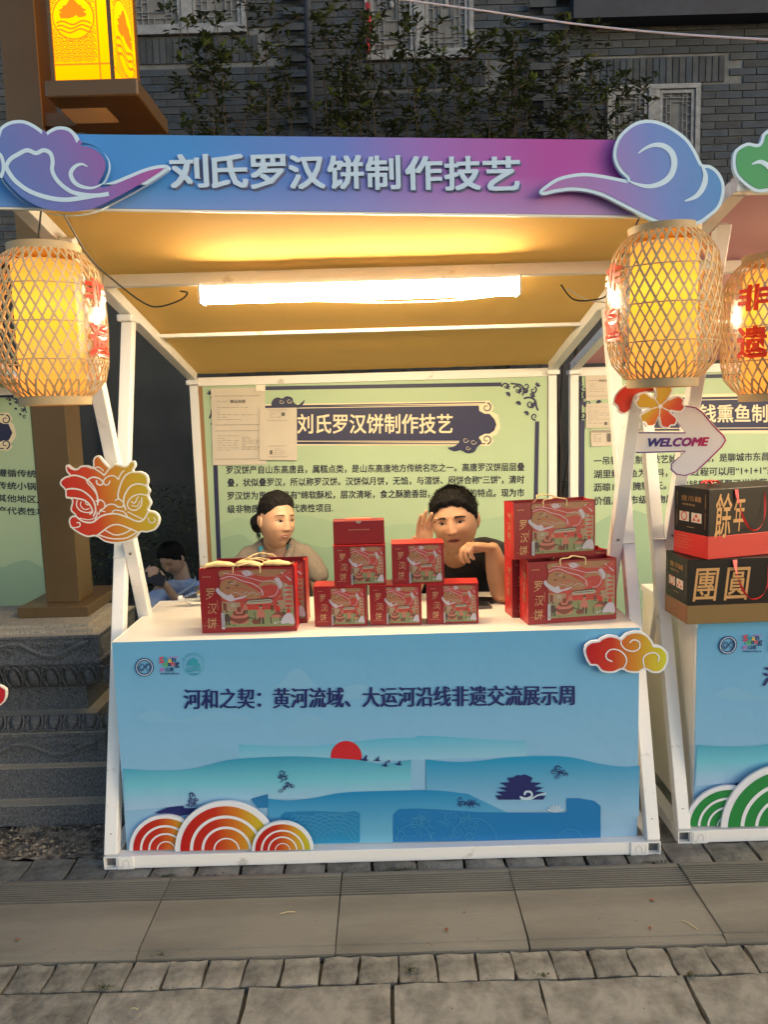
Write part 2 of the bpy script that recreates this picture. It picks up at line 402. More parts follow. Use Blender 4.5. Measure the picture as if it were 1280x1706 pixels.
for i in range(len(prof)-1):
    flatt = abs(prof[i+1][1]-prof[i][1]) < .004 and abs(prof[i+1][0]-prof[i][0]) > .005
    mi += [1 if flatt or i >= len(prof)-5 else 0]*4
k = 4*(len(prof)-1); f.append((k, k+1, k+2, k+3)); mi.append(1)
mk('plinth_body', v, f, [M['granite'], M['granite_lit']], pl, mi=mi, bev=.003, seg=2)
def petal(x, z0, z1, y0, y1, wd):
    """one lotus petal on the moulding: raised double rim round a swelling leaf, heart-shaped tip at (y1, z1)"""
    mb = MB(); S_ = lambda s, t: (x+s*wd/2, y0+(y1-y0)*t, z0+(z1-z0)*t)
    out = [(-.72, 0), (-.96, .25), (-.98, .6), (-.80, .88), (-.45, 1.0), (0, .90), (.45, 1.0), (.80, .88), (.98, .6), (.96, .25), (.72, 0)]
    q = cat_rom([Vector(S_(*p))+Vector((0, -.004, 0)) for p in out], False, 2); mb.tube(q, .0042, 5, cap=False)
    v = []; n, k = 6, 5
    for j in range(k+1):
        t = .05+.78*j/k; hw = .62*math.sin(math.pi*min(.9, .28+.62*j/k))
        for i in range(n+1): s_ = (i/n*2-1); p = S_(s_*hw, t); v.append((p[0], p[1]-.002-.010*(1-s_*s_)*math.sin(math.pi*(j+.6)/(k+1.2)), p[2]))
    mb.add(v, [(j*(n+1)+i, j*(n+1)+i+1, (j+1)*(n+1)+i+1, (j+1)*(n+1)+i) for j in range(k) for i in range(n)])
    return mb.build('petal', M['granite'], pl, smooth=True, split=180)
x = XR-.09
while x > -2.2:
    petal(x, zz(1140, Y1+.048), zz(1109, Y1+.012), Y1+.042, Y1+.006, .068)
    petal(x-.006, zz(1188, Y1+.042), zz(1216, Y1+.014), Y1+.036, Y1+.008, .066); x -= .0765
for zc, sc in ((zz(1082, Y1), 1), (zz(1247, Y1), .9)):    # scrolls cut into the two long bands
    mb = MB(); x = -1.16
    for rep in range(4):
        w0 = x-rep*.31; q = []
        for i in range(33):
            t = i/32; q.append((w0-.31*t, Y1+.003, zc+.026*sc*math.cos(2*math.pi*t)))
        mb.tube(q, .011, 6, cap=False)
        q2 = [(a, b, c-.012) for a, b, c in q]; mb.tube(q2, .006, 6, cap=False)
        for cxx, sg in ((w0-.155, 1), (w0-.02, -1), (w0-.10, 1), (w0-.21, 1)):
            mb.tube([(cxx+(.020-.0024*i)*math.cos(i*.75), Y1+.003, zc+sg*.012*sc+(.020-.0024*i)*math.sin(i*.75)*sc) for i in range(8)], .0065, 6)
    mb.build('scroll_relief', M['granite'], pl, smooth=True, split=180)

# ------------------------------------------------------------------ bronze lamp post with its lit box lantern
zt = ZTOP
lp = thing('lamp_post', 'square brown lamp post with a glowing yellow box lantern on its arm', 'lamp post', (-1.38, .82, zt))
a = P(30, 1030, Z=zt); b = P(146, 1028, Z=zt)
px0, px1 = a.x, b.x; py0 = (a.y+b.y)/2
q0 = P(78, 1002, Z=zt+.05); q1 = P(132, 1002, Z=zt+.05); pyf = (q0.y+q1.y)/2
mb = MB(); mb.box(px0, px1, py0, py0+.42, zt, zt+.045); mb.build('base_plate', M['post_bronze'], lp, bev=.003)
mb = MB(); mb.box(q0.x, q1.x, pyf, pyf+.16, zt+.045, 3.9); mb.build('post', M['post_bronze'], lp, bev=.004, seg=2)
LY = pyf-.25; za = P(137, 135, Y=LY).z
lx0, lx1 = P(92, 135, Y=LY).x, P(187, 135, Y=LY).x; D = .33
mb = MB(); mb.box(lx0-.03, lx1+.10, LY-.03, LY+D+.06, za-.065, za-.005)
mb.box(lx0-.01, lx1+.04, LY+.005, LY+D, za-.02, za+.003); mb.build('lantern_base', M['post_dark'], lp, bev=.005)
qa = P(100, 182, Z=za-.067); qb = P(198, 203, Z=za-.067); mb = MB(); mb.box(qa.x, qb.x, qa.y, qb.y, za-.069, za-.0655); mb.build('underside_lens', mat('lens', (.55, .45, .38), .5), lp)
for zb in (za-.06, za+.62): mb = MB(); mb.box(lx0-.2, lx0, pyf+.02, pyf+.10, zb, zb+.05); mb.build('bracket', M['post_dark'], lp)
H = .62
ylw = emission('lantern_paper', (1, .60, .02), 1.15, grad=[(0, (1, .30, 0.0)), (.35, (1, .40, .0)), (1, (1, .50, .01))])
orn = emission('lantern_print', (1, .25, .012), .62)
mb = MB(); mb.box(lx0, lx1, LY, LY+D, za, za+H, 0); mb.build('shade', ylw, lp)
mb = MB()
for X, Yc in ((lx0-.004, LY-.004), (lx1+.004, LY-.004), (lx1+.004, LY+D), (lx0-.004, LY+D)): mb.box(X-.006, X+.006, Yc-.006, Yc+.006, za, za+H)
mb.box(lx0-.05, lx1+.05, LY-.05, LY+D+.05, za+H, za+H+.06); mb.build('lantern_frame', M['post_dark'], lp)
def shade_print(name, fn_y, flip):
    """wave-scale pattern, round emblem with a roofed tower over wavy water"""
    wd = lx1-lx0 if not flip else D
    F = Flat(0)
    for zl in (.058, .588): F.band([(.0, zl), (wd, zl)], .006)
    for xl in ((wd-.042,) if not flip else (.05,)): F.band([(xl, 0), (xl, H)], .006)
    cxx, czz, rr = (wd-.045)*.5, .22, (wd-.05)*.47
    mbx = F
    r0 = .022; row = 0; z = .062
    while z < .575:
        x = r0*(row % 2)
        while x < wd-.045:
            for q in (1., .68, .38):
                rr2 = r0*q
                pts = [(x+rr2*math.cos(rad(t)), z+rr2*math.sin(rad(t))) for t in range(20, 161, 20)]
                pts = [p for p in pts if (p[0]-cxx)**2+(p[1]-czz)**2 > (rr+.003)**2 and 0 < p[0] < wd-.047]
                if len(pts) > 1: F.band(pts, .0032)
            x += 2*r0
        z += .0135; row += 1
    F.ring((cxx, czz), rr, .005)
    s = rr/.12
    T = [(-.075, -.01), (-.08, .02), (-.06, .022), (-.085, .03), (-.055, .048), (-.06, .055), (-.035, .062), (-.02, .085), (0, .098), (.015, .085), (.035, .062), (.055, .055), (.05, .048), (.08, .03), (.06, .022), (.08, .012), (.07, -.004), (.03, -.008), (.02, .006), (0, -.006), (-.03, -.012)]
    F.poly([(cxx+a*s, czz+b*s+.004) for a, b in T])
    for k in range(3):
        F.line([(cxx+s*(-.10+.025*i), czz+s*(-.03-.022*k+.010*math.sin(i*1.25+k*.5))) for i in range(9)], .009*s)
    mbv = F.mb
    if flip: vv = [(lx1+.0015, LY+D-p[0], za+p[2]) for p in mbv.v]; ff = [tuple(reversed(g)) for g in mbv.f]
    else: vv = [(lx0+p[0], LY-.0015, za+p[2]) for p in mbv.v]; ff = mbv.f
    mk(name, vv, ff, orn, lp)
shade_print('shade_print', 0, False); shade_print('shade_print', 0, True)

# ------------------------------------------------------------------ brick building behind
WY = 5.0
wins = [(-.011+.0, .97, 4.76, 5.75), (2.18, 3.03, 3.2, 4.49), (-2.15, -1.08, 5.03, 6.0)]
bld = thing('brick_building', 'dark grey brick building with lattice windows behind the stalls', 'building', (0, WY+.2, 0))
mb = MB(); mb.box(-9, 9, WY+.012, WY+.4, 0, 6.2); mb.build('wall_core', M['mortar'], bld)
bw, bh, g = .245, .066, .0085
vis = []; rest = []
def clear(x0, x1, z0, z1, e=.0):
    return all(x1 < w0+e or x0 > w1-e or z1 < h0-.0 or z0 > h1 for w0, w1, h0, h1 in wins)
sold = [(2.0, 3.25, 4.50, 4.73), (-.12, 1.10, 4.52, 4.75), (-2.3, -.95, 4.79, 5.02)]
def insold(x0, x1, z0, z1): return any(x1 > a and x0 < b and z1 > c and z0 < d for a, b, c, d in sold)
row = 0; z = 3.1
while z < 6.1:
    x = -6.5 - (bw/2 if row % 2 else 0)
    while x < 6.5:
        x0, x1, z0, z1 = x+g/2, x+bw-g/2, z+g/2, z+bh-g/2
        if insold(x0, x1, z0, z1):
            x += bw; continue
        segs = [(x0, x1)]
        for w0, w1, h0, h1 in wins:
            if z1 > h0 and z0 < h1:
                ns = []
                for a, b in segs:
                    if b <= w0 or a >= w1: ns.append((a, b))
                    else:
                        if a < w0-.02: ns.append((a, w0-.005))
                        if b > w1+.02: ns.append((w1+.005, b))
                segs = ns
        for a, b in segs:
            yo = WY - R_.uniform(0, .004) - (.07 if 1.54 < (a+b)/2 < 1.80 or -.66 < (a+b)/2 < -.54 else 0)
            (vis if -2.6 < x < 3.5 and 4.15 < z < 5.3 else rest).append((a, b, yo, z0, z1))
        x += bw
    z += bh; row += 1
for a, b, c, d in sold:
    x = a
    while x < b-.03: vis.append((x+.003, x+.052, WY-.003, c+.003, d-.003)); x += .060
vis.sort(key=lambda q: -((q[1]-q[0])*(q[4]-q[3])+R_.random()*.0005) + abs(q[0]-.6)*.0006)
ub = {}
for i, (a, b, yo, z0, z1) in enumerate(vis[:300]):
    key = (round(b-a, 3), round(z1-z0, 3))
    mtl = R_.choice(BRK)
    kk = (key, mtl.name)
    if kk in ub:
        o = bpy.data.objects.new('brick', ub[kk].data); COL.objects.link(o); o.parent = bld
        o.location = Vector(((a+b)/2, yo+.02, z0)) - W[bld]
    else:
        mb = MB(); mb.box(a, b, yo, yo+.04, z0, z1); ub[kk] = mb.build('brick', mtl, bld)
mb = MB()
for a, b, yo, z0, z1 in vis[300:]+rest: mb.box(a, b, yo, yo+.04, z0, z1, R_.randrange(3))
mb.build('brickwork', BRK, bld)['kind'] = 'stuff'
mb = MB(); mb.tube([(-.52, WY-.06, 3.2), (-.52, WY-.06, 6.1)], .035, 10); mb.build('downpipe', M['dark_wood'], bld, smooth=True)
mb = MB(); mb.box(1.83, 6.5, 4.80, WY+.01, 4.99, 5.6); mb.build('dark_fascia', M['dark_wood'], bld)
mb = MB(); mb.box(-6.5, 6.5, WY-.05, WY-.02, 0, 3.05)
mb.build('dark_panel', mat('panel_dark', (.052, .050, .044), .6, var=.5, vscale=1.2), bld)  # plain dark panel put across the lower wall, behind the gaps
mb = MB()
for x in np.arange(-6.5, 6.6, 1.3): mb.box(x-.04, x+.04, WY-.09, WY-.055, 0, 3.05)
mb.box(-6.5, 6.5, WY-.09, WY-.0, 3.05, 3.13); mb.build('panel_bars', M['dark_wood'], bld)
def window(x0, x1, z0, z1, kind):
    d = WY-.02; fr = thing('window', None, None, ((x0+x1)/2, d, z0)); fr.parent = bld; fr.location = Vector(((x0+x1)/2, d, z0))-W[bld]
    mb = MB(); t = .045
    mb.box(x0, x1, d-.01, d+.05, z1-t, z1); mb.box(x0, x1, d-.02, d+.05, z0, z0+.06)
    mb.box(x0, x0+t, d-.009, d+.05, z0+.06, z1-t); mb.box(x1-t, x1, d-.009, d+.05, z0+.06, z1-t); c = (x0+x1)/2
    mb.box(c-.05, c+.05, d-.008, d+.05, z0+.06, z1-t); mb.build('window_frame', M['window_wood'], fr, bev=.003)
    mb = MB(); mb.box(x0+t, x1-t, d+.035, d+.045, z0+.06, z1-t); mb.build('pane', M['window_glass'], fr)
    for a, b in ((x0+t+.006, c-.056), (c+.056, x1-t-.006)):
        mb = MB(); u0, u1, v0, v1 = a, b, z0+.066, z1-t-.006; s = .028
        for q in ((u0, u0+s, v0, v1), (u1-s, u1, v0, v1)): mb.box(q[0], q[1], d+.005, d+.03, q[2], q[3])
        for q in ((v0, v0+s), (v1-s, v1)): mb.box(u0+s, u1-s, d+.006, d+.029, q[0], q[1])
        u0 += s; u1 -= s; v0 += s; v1 -= s; th = .0048
        def ln(ax, ay, bx, by):
            ax, bx = u0+(u1-u0)*ax, u0+(u1-u0)*bx; ay, by = v0+(v1-v0)*ay, v0+(v1-v0)*by; yy = R_.uniform(0, .002)
            mb.box(min(ax, bx)-th/2, max(ax, bx)+th/2, d+.010+yy, d+.022+yy, min(ay, by)-th/2, max(ay, by)+th/2)
        N = 7; Mz = max(7, int(round((v1-v0)/(u1-u0)*7)))
        for k in (1, 2):   # nested key pattern: rectangles whose sides overrun to the frame
            e = k/N; h = k/Mz
            ln(e, h if k % 2 else 0, e, 1-h); ln(1-e, h, 1-e, 1-h if k % 2 else 1)
            ln(e if k % 2 else 0, h, 1-e, h); ln(e, 1-h, 1-e if k % 2 else 1, 1-h)
        for k in range(N):
            if k % 2: ln(k/N, 0, k/N, 1/Mz); ln(1-k/N, 1-1/Mz, 1-k/N, 1)
        for k in range(Mz):
            if k % 2: ln(0, k/Mz, 1/N, k/Mz); ln(1-1/N, 1-k/Mz, 1, 1-k/Mz); ln(1/N, (k+.5)/Mz, 2/N, (k+.5)/Mz); ln(1-2/N, (k+.5)/Mz, 1-1/N, (k+.5)/Mz)
        if kind == 'vase':
            for ax in (.36, .64): ln(ax, .3, ax, .7)
            for ay in (.3, .7): ln(.36, ay, .64, ay)
            mx_, mz_ = (u0+u1)/2, (v0+v1)/2
            mb.lathe([(.004, -.06), (.018, -.05), (.024, -.02), (.015, 0), (.008, .008), (.02, .02)], (mx_, d+.014, mz_), 10)
            for k in range(7): mb.tube([(mx_, d+.014, mz_+.01), (mx_+(k-3)*.008, d+.013, mz_+.05), (mx_+(k-3)*.016, d+.014, mz_+.075)], .003, 5)
        mb.build('lattice', M['window_wood'], fr)
window(*wins[0], 'vase'); window(*wins[1], 'key'); window(*wins[2], 'vase')

# ------------------------------------------------------------------ shrubs climbing in front of the wall
def leaf_v(c, d, L, wd, up):
    d = d.normalized(); s = d.cross(up)
    s = s.normalized() if s.length > .01 else Vector((1, 0, 0)); n = s.cross(d)
    return [c, c+d*L*.45+s*wd/2+n*L*.05, c+d*L-n*L*.06, c+d*L*.45-s*wd/2+n*L*.05]
def shrub(x, y, zb, zt, spread, nst, label, seed, dens=1.):
    r = random.Random(seed)
    t = thing('tall_shrub', label, 'shrub', (x, y, 0), 0, 'tall shrubs against the brick wall')
    st = MB(); lf = MB()
    for k in range(nst):
        a = r.uniform(-1, 1)*spread; top = zt - abs(r.gauss(0, .3)) ; p = Vector((x+a*.3, y+r.uniform(-.15, .15), 0)); pts = [p.copy()]
        q = Vector((x+a, y+r.uniform(-.2, .2), top))
        for i in range(1, 9):
            u = i/8; pts.append(p.lerp(q, u)+Vector((r.gauss(0, .03), r.gauss(0, .03), 0)))
        st.tube(pts, [.014*(1-.75*i/8) for i in range(9)], 5)
        nw = int(24*dens)
        for j in range(nw):
            h = r.uniform(zb, top+.03); u = h/top; i = min(7, int(u*8)); b = pts[i].lerp(pts[i+1], u*8-i)
            ang = r.uniform(0, 6.28); out = Vector((math.cos(ang), math.sin(ang)*.6, r.uniform(.1, .8))); Lb = r.uniform(.03, .22)
            e = b+out*Lb
            if r.random() < .5: st.bar(b, e, .005)
            young = r.random() < .10
            for kk in range(r.randint(5, 8)):
                aa = r.uniform(0, 6.28); dv = Vector((math.cos(aa), math.sin(aa), r.uniform(-.2, .7))); L = r.uniform(.05, .10)
                lf.add(leaf_v(e+Vector((r.gauss(0, .01), r.gauss(0, .01), r.gauss(0, .012))), dv, L, L*.42, Vector((0, 0, 1))), [(0, 1, 2, 3)], 1 if young else 0)
    st.build('stems', M['bark'], t); o = lf.build('foliage', [M['leaf'], M['leaf_young']], t); o['kind'] = 'stuff'
shrub(-1.15, 4.45, 3.6, 5.15, .45, 9, 'tall loose shrub beside the glowing box lantern', 1)
shrub(-.35, 4.5, 3.6, 5.25, .42, 9, 'tall shrub with leafy top in front of the dark downpipe', 2)
shrub(.35, 4.4, 3.6, 4.95, .35, 8, 'shrub reaching up across the red strip and the left sash', 3, .9)
shrub(.95, 4.5, 3.6, 4.75, .38, 9, 'leafy shrub below the right corner of the upper window', 4)
shrub(1.55, 4.45, 3.6, 4.82, .35, 9, 'shrub in front of the brick pilaster', 5)
shrub(2.25, 4.6, 3.6, 4.45, .16, 4, 'thin shrub at the left of the lower right window', 6, .7)
def hedge(name, x0, x1, y0, y1, zt, n, label, seed):
    r = random.Random(seed); lf = MB()
    for _ in range(n):
        c = Vector((r.uniform(x0, x1), r.uniform(y0, y1), r.uniform(0, zt)**1)); a = r.uniform(0, 6.28)
        lf.add(leaf_v(c, Vector((math.cos(a), math.sin(a), r.uniform(-.5, .8))), r.uniform(.05, .1), .03, Vector((0, 0, 1))), [(0, 1, 2, 3)])
    props(lf.build(name, M['leaf']), label, 'hedge', kind='stuff')
hedge('hedge', -3.6, 3.2, 4.2, 4.7, 1.0, 5000, 'dark low hedge seen through the gaps beside the panels', 9)

# small things on the ground
def weed(px, py, n, s, label):
    c = P(px, py, Z=.002); mb = MB()
    for _ in range(n):
        a = R_.uniform(0, 6.28); r = abs(R_.gauss(0, s)); p = Vector((c.x+r*math.cos(a)*1.6, c.y+r*math.sin(a)*.5, .003))
        mb.add(leaf_v(p, Vector((math.cos(a*3), math.sin(a*3), R_.uniform(.2, 1.2))), R_.uniform(.006, .015), .004, Vector((0, 0, 1))), [(0, 1, 2, 3)])
    props(mb.build('weed_tuft', M['weed']), label, 'weeds', kind='stuff')
weed(665, 1452, 240, .03, 'weeds and dry bits under the middle of the white bottom rail')
weed(278, 1462, 90, .014, 'weed tuft under the left part of the white bottom rail')
weed(270, 1592, 60, .009, 'weed tuft between two setts in front of the mats')
weed(172, 1647, 50, .008, 'weed tuft at a slab corner near the left edge')
weed(683, 1617, 50, .009, 'weed tuft between two setts near the middle')
weed(1090, 1440, 80, .02, 'weeds below the right corner of the middle stall')
weed(1148, 1625, 40, .008, 'weed tuft at the right slab joint')
weed(905, 1626, 40, .008, 'dry weeds at the slab joint right of the middle')
def dry_leaf(px, py, s, label):
    c = P(px, py, Z=.017); mb = MB(); a = R_.uniform(0, 6)
    for sg in (-1, 1):
        mb.add([Vector((c.x, c.y, c.z))+Matrix.Rotation(a, 3, 'Z') @ Vector(q) for q in ((-s, 0, 0), (0, sg*s*.55, s*.4), (s, 0, .1*s), (0, 0, -.1*s))], [(0, 1, 3), (3, 1, 2)])
    props(mb.build('dry_leaf', M['dry_leaf']), label, 'leaf', 'dry leaves on the mats')
dry_leaf(1087, 1500, .011, 'red brown dry leaf lying near the ribbed edge of the mat'); dry_leaf(1083, 1546, .009, 'red brown dry leaf on the right mat, close to the setts')
dry_leaf(744, 1549, .011, 'red brown dry leaf on the mat in front of the middle'); dry_leaf(774, 1520, .006, 'tiny red leaf on the mat behind the larger one')
dry_leaf(28, 1566, .009, 'dark curled leaf on the mat near the left edge')
def twig(a, b, label):
    a = P(*a, Z=.017); b = P(*b, Z=.017); mb = MB(); mb.tube([a, a.lerp(b, .5)+Vector((0, .002, .002)), b], .0013, 5); props(mb.build('straw', M['straw']), label, 'straw', 'straws on the ground')
twig((1138, 1533), (1164, 1549), 'pale straw lying aslant on the right mat'); twig((467, 1522), (492, 1519), 'short pale straw on the middle mat')
twig((218, 1680), (230, 1682), 'tiny straw on the left foreground slab')
# ------------------------------------------------------------------ stall materials
mat('white_paint', (.80, .79, .78), .42, col2=(.50, .47, .42), vscale=16, cpos=(.27, .37), bump=.05, bscale=90)
mat('bolt_steel', (.35, .34, .33), .35, metal=.8)
mat('tube_inside', (.12, .12, .13), .8)
def fabric(name, col, col2):
    m = mat(name, col, .8, var=.12, vscale=2.0, bump=.1, bscale=400)
    t = m.node_tree; b = t.nodes['Principled BSDF']; tr = t.nodes.new('ShaderNodeBsdfTranslucent'); tr.inputs[0].default_value = (*col2, 1)
    mx = t.nodes.new('ShaderNodeMixShader'); mx.inputs[0].default_value = .55; o = t.nodes['Material Output']
    t.links.new(b.outputs[0], mx.inputs[1]); t.links.new(tr.outputs[0], mx.inputs[2]); t.links.new(mx.outputs[0], o.inputs[0]); return m
fabric('canopy_orange', (1, .56, .145), (1, .50, .09)); fabric('canopy_pink', (.86, .46, .36), (.9, .3, .2))
mat('counter_white', (.80, .76, .68), .35, var=.05, vscale=5)
mat('tape', (.85, .8, .7), .3)
mat('cable', (.015, .014, .013), .5)
mat('cable_white', (.7, .65, .55), .5)
mat('board_green', (.42, .56, .37), .55, var=.04, vscale=3)
mat('navy', (.022, .026, .085), .5); mat('ink', (.015, .018, .045), .5); mat('cream_print', (.80, .70, .50), .5)
mat('paper', (.62, .56, .48), .7, var=.05); mat('paper_ink', (.13, .12, .12), .7); mat('paper_grey', (.33, .30, .27), .7)
mat('hill_print', (.30, .45, .31), .6); mat('hill_print_far', (.36, .51, .34), .6)
led = emission('led_diffuser', (1, .79, .49), 44)

XS = .975; CR = Vector((0, .336, 1.079))
ZC = lambda Y: 2.163-.203*(Y+.105)     # canopy plane
def stall_frame(label, loc, canopy, group='market stalls in a row', light=True):
    S = thing('market_stall', label, 'market stall', loc, 0, group, local=True); wp = M['white_paint']; t = .046
    def part(name, mb, m=wp, bev=.002): return mb.build(name, m, S, bev=bev)
    for s in (-1, 1):
        X = s*XS
        # crossed legs of each side: front foot -> rail, rear foot -> canopy front; lapped side by side at the crossing
        e = .336/1.079
        a = Vector((X, .023, 0.047)); d = Vector((0, .311, 1)); z1 = 2.00; b = a + d*(z1-.03)
        mb = MB(); mb.bar(a, b, t, t, (0, -1, .3)); part('leg', mb)
        a2 = Vector((X-s*.0475, .74, .047)); c2 = Vector((X-s*.0475, .336, 1.079)); d2 = (c2-a2)/(c2.z-a2.z); b2 = a2+d2*(2.17-a2.z)
        mb = MB(); mb.bar(a2, b2, t*.98, t*.98, (0, -1, -.3)); part('leg', mb)
        mb = MB(); mb.box(X-s*.0237-.047, X-s*.0237+.047, .310, .336, 1.077, 1.081); part('joint_plate', mb)
        mb = MB(); mb.bar((X, -.30, ZC(-.30)+.02), (X, 1.69, ZC(1.69)+.02), t, t); part('side_rail', mb)
        mb = MB(); mb.box(X-.023, X+.023, .047, 1.69, 0, .046); part('base_rail', mb)
        mb = MB(); mb.box(X-.023, X+.023, 1.69, 1.736, 0, ZC(1.7)+.0); part('rear_post', mb)
        mb = MB(); mb.box(X-.034, X+.034, 1.66, 1.75, 1.775, 1.80); part('corner_fitting', mb, bev=.004); mb = MB(); mb.box(X-.03, X+.03, .57, .68, ZC(.6)-.03, ZC(.6)-.003); part('corner_fitting', mb, bev=.004)
        # open tube end at the front bottom corner
        mb = MB(); xa, xb = X-.024, X+.024
        for q in ((xa, xb, 0, .004), (xa, xb, .043, .047)): mb.box(q[0], q[1], -.002, .046, q[2], q[3])
        for q in ((xa, xa+.004), (xb-.004, xb)): mb.box(q[0], q[1], -.002, .046, .004, .043)
        part('corner_sleeve', mb, bev=0)
        mb = MB(); mb.box(xa+.004, xb-.004, .02, .046, .004, .043); part('sleeve_inside', mb, M['tube_inside'], bev=0)
        for bx, by, bz in ((X-s*.0475-s*.0, .336-.028, 1.094), (X, .023-.026+.311*.10, .12), (X, .61, ZC(.6)-.045)):
            mb = MB(); mb.tube([(bx, by, bz), (bx, by-.006, bz-.001)], .0055, 6); part('bolt', mb, M['bolt_steel'], bev=0)
        # puzzle-shaped cut of the sleeve plate
        F = Flat(-.0058); x0 = X-s*.03; sg = -s
        F.line([(x0, .040), (x0, .014), (x0+sg*.008, .008), (x0+sg*.016, .014), (x0+sg*.016, .026), (x0+sg*.026, .036), (x0+sg*.036, .028), (x0+sg*.036, .010)], .0014)
        F.build('sleeve_cut', M['paper_grey'], S)
        mb = MB(); xx = (X-s*.024, X-s*.085); mb.box(min(xx), max(xx), -.005, .0, -.001, .048); part('sleeve_plate', mb)
    mb = MB(); mb.box(-XS+.025, XS-.025, 0, .046, 0, .047); part('bottom_rail', mb)
    for Yb in (.30, 1.0):
        z = ZC(Yb)-.004; hh = .0 if Yb < .5 else .026; mb = MB(); mb.box(-XS+.024, XS-.024, Yb-.020, Yb+.020, z+hh, z+.045-.003); part('crossbar', mb)
    mb = MB(); mb.box(-XS+.024, XS-.024, 1.69, 1.736, ZC(1.7)-.03, ZC(1.7)+.016); part('rear_beam', mb)
    mb = MB(); mb.box(-XS-.02, XS+.02, -.345, -.300, ZC(-.3)+.0, ZC(-.3)+.046); part('front_beam', mb)
    # fabric: slightly sagging sheet between bars
    v = []; nx, ny = 70, 60
    for j in range(ny+1):
        Y = -.32+2.06*j/ny
        for i in range(nx+1):
            u = i/nx; X = -XS-.02+(2*XS+.04)*u
            sag = .010*math.sin(math.pi*u)*abs(math.sin(math.pi*(Y-.3)/.7)); v.append((X, Y, ZC(Y)+.047-sag+.004*noise.noise((X*2.5, Y*1.2, 1))+.0022*noise.noise((X*14, Y*3.5, 3))))
    n = nx+1; f = [(j*n+i, j*n+i+1, (j+1)*n+i+1, (j+1)*n+i) for j in range(ny) for i in range(nx)]
    mk('canopy', v, f, M[canopy], S, smooth=True, split=180)
    return S
main = stall_frame('white framed market stall under a blue and purple header, in the middle of the photo', (0, 0, 0), 'canopy_orange')
rst = stall_frame('white framed market stall with a pinkish canopy, cut by the right edge', (2.085, .066, 0), 'canopy_pink')
# left neighbour: only its back frame stands in view
xr = P(62, 830, Y=2.2).x
lst = stall_frame('market stall behind the lamp post, cut by the left edge', (xr+.030-XS, .50, 0), 'canopy_orange')

# LED batten with its glow, under the first crossbar
def batten(S, x0, x1, name_loc, label):
    Y = .245; z = ZC(Y)-.022
    T = thing('tube_light', label, 'light', ((x0+x1)/2, Y, z))
    off = Vector((0, 0, 0))
    mb = MB(); mb.box(x0, x1, Y-.036, Y+.036, z-.012, z+.0); mb.build('housing', M['white_paint'], T)
    v = []; sec = [(-.036, -.012), (-.043, -.055), (-.030, -.066), (0, -.070), (.030, -.066), (.043, -.055), (.036, -.012)]; n = len(sec)
    for X in (x0, x1): v += [(X, Y+a_, z+b_) for a_, b_ in sec]
    f = [(i, n+i, n+i+1, i+1) for i in range(n-1)]+[tuple(reversed(range(n))), tuple(range(n, 2*n))]
    mk('diffuser', v, f, led, T)
    for X in (x0-.004, x1+.004):
        mb = MB(); mb.box(X-.004, X+.004, Y-.044, Y+.044, z-.071, z-.004); mb.build('end_cap', M['white_paint'], T)
    return T
a = P(343, 484, Y=.30); b = P(858, 476, Y=.30)
batten(main, a.x, b.x, None, 'lit white tube light under the canopy of the middle stall')
batten(rst, 1.6, 2.6, None, 'lit tube light under the pinkish canopy of the right stall')

# header board with lettering and two cloud boards
HY = -.352
hdr = thing('header_board', 'long blue to magenta header board with nine grey blue characters over the middle stall', 'sign board', (0, HY, 2.2))
c = [P(-30, 222, Y=HY), P(1125, 234, Y=HY), P(1125, 359.5, Y=HY), P(-30, 344, Y=HY)]
th = .012
v = [(p.x, HY, p.z) for p in c]+[(p.x, HY+th, p.z) for p in c]
gm = gradient('header_print', [(0, (.06, .26, .64)), (.30, (.07, .27, .66)), (.52, (.15, .22, .62)), (.66, (.34, .15, .50)), (.82, (.42, .07, .36)), (1, (.40, .07, .38))], (1, 0, 0), .35,
              mixw=((0, 0, 1), (.45, 0, 0, .55), (.42, .42, .72)))
mk('board', v, [(3, 2, 1, 0), (4, 5, 6, 7), (0, 1, 5, 4), (1, 2, 6, 5), (2, 3, 7, 6), (3, 0, 4, 7)], gm, hdr)
mat('edge_white', (.78, .76, .70), .5)
mb = MB(); mb.bar(c[3]+Vector((0, .006, -.004)), c[2]+Vector((0, .006, -.004)), .014, .005); mb.build('edge_strip', M['edge_white'], hdr)
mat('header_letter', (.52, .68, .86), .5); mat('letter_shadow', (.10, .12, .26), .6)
chars = '刘氏罗汉饼制作技艺'
xs = [(287, 345), (355, 410), (420, 474), (484, 539), (548, 604), (612, 665), (677, 735), (742, 799), (806, 864)]
Fs = Flat(HY-.0012, lambda p: p); Fl = Flat(HY-.010, lambda p: p)
from collections import Counter
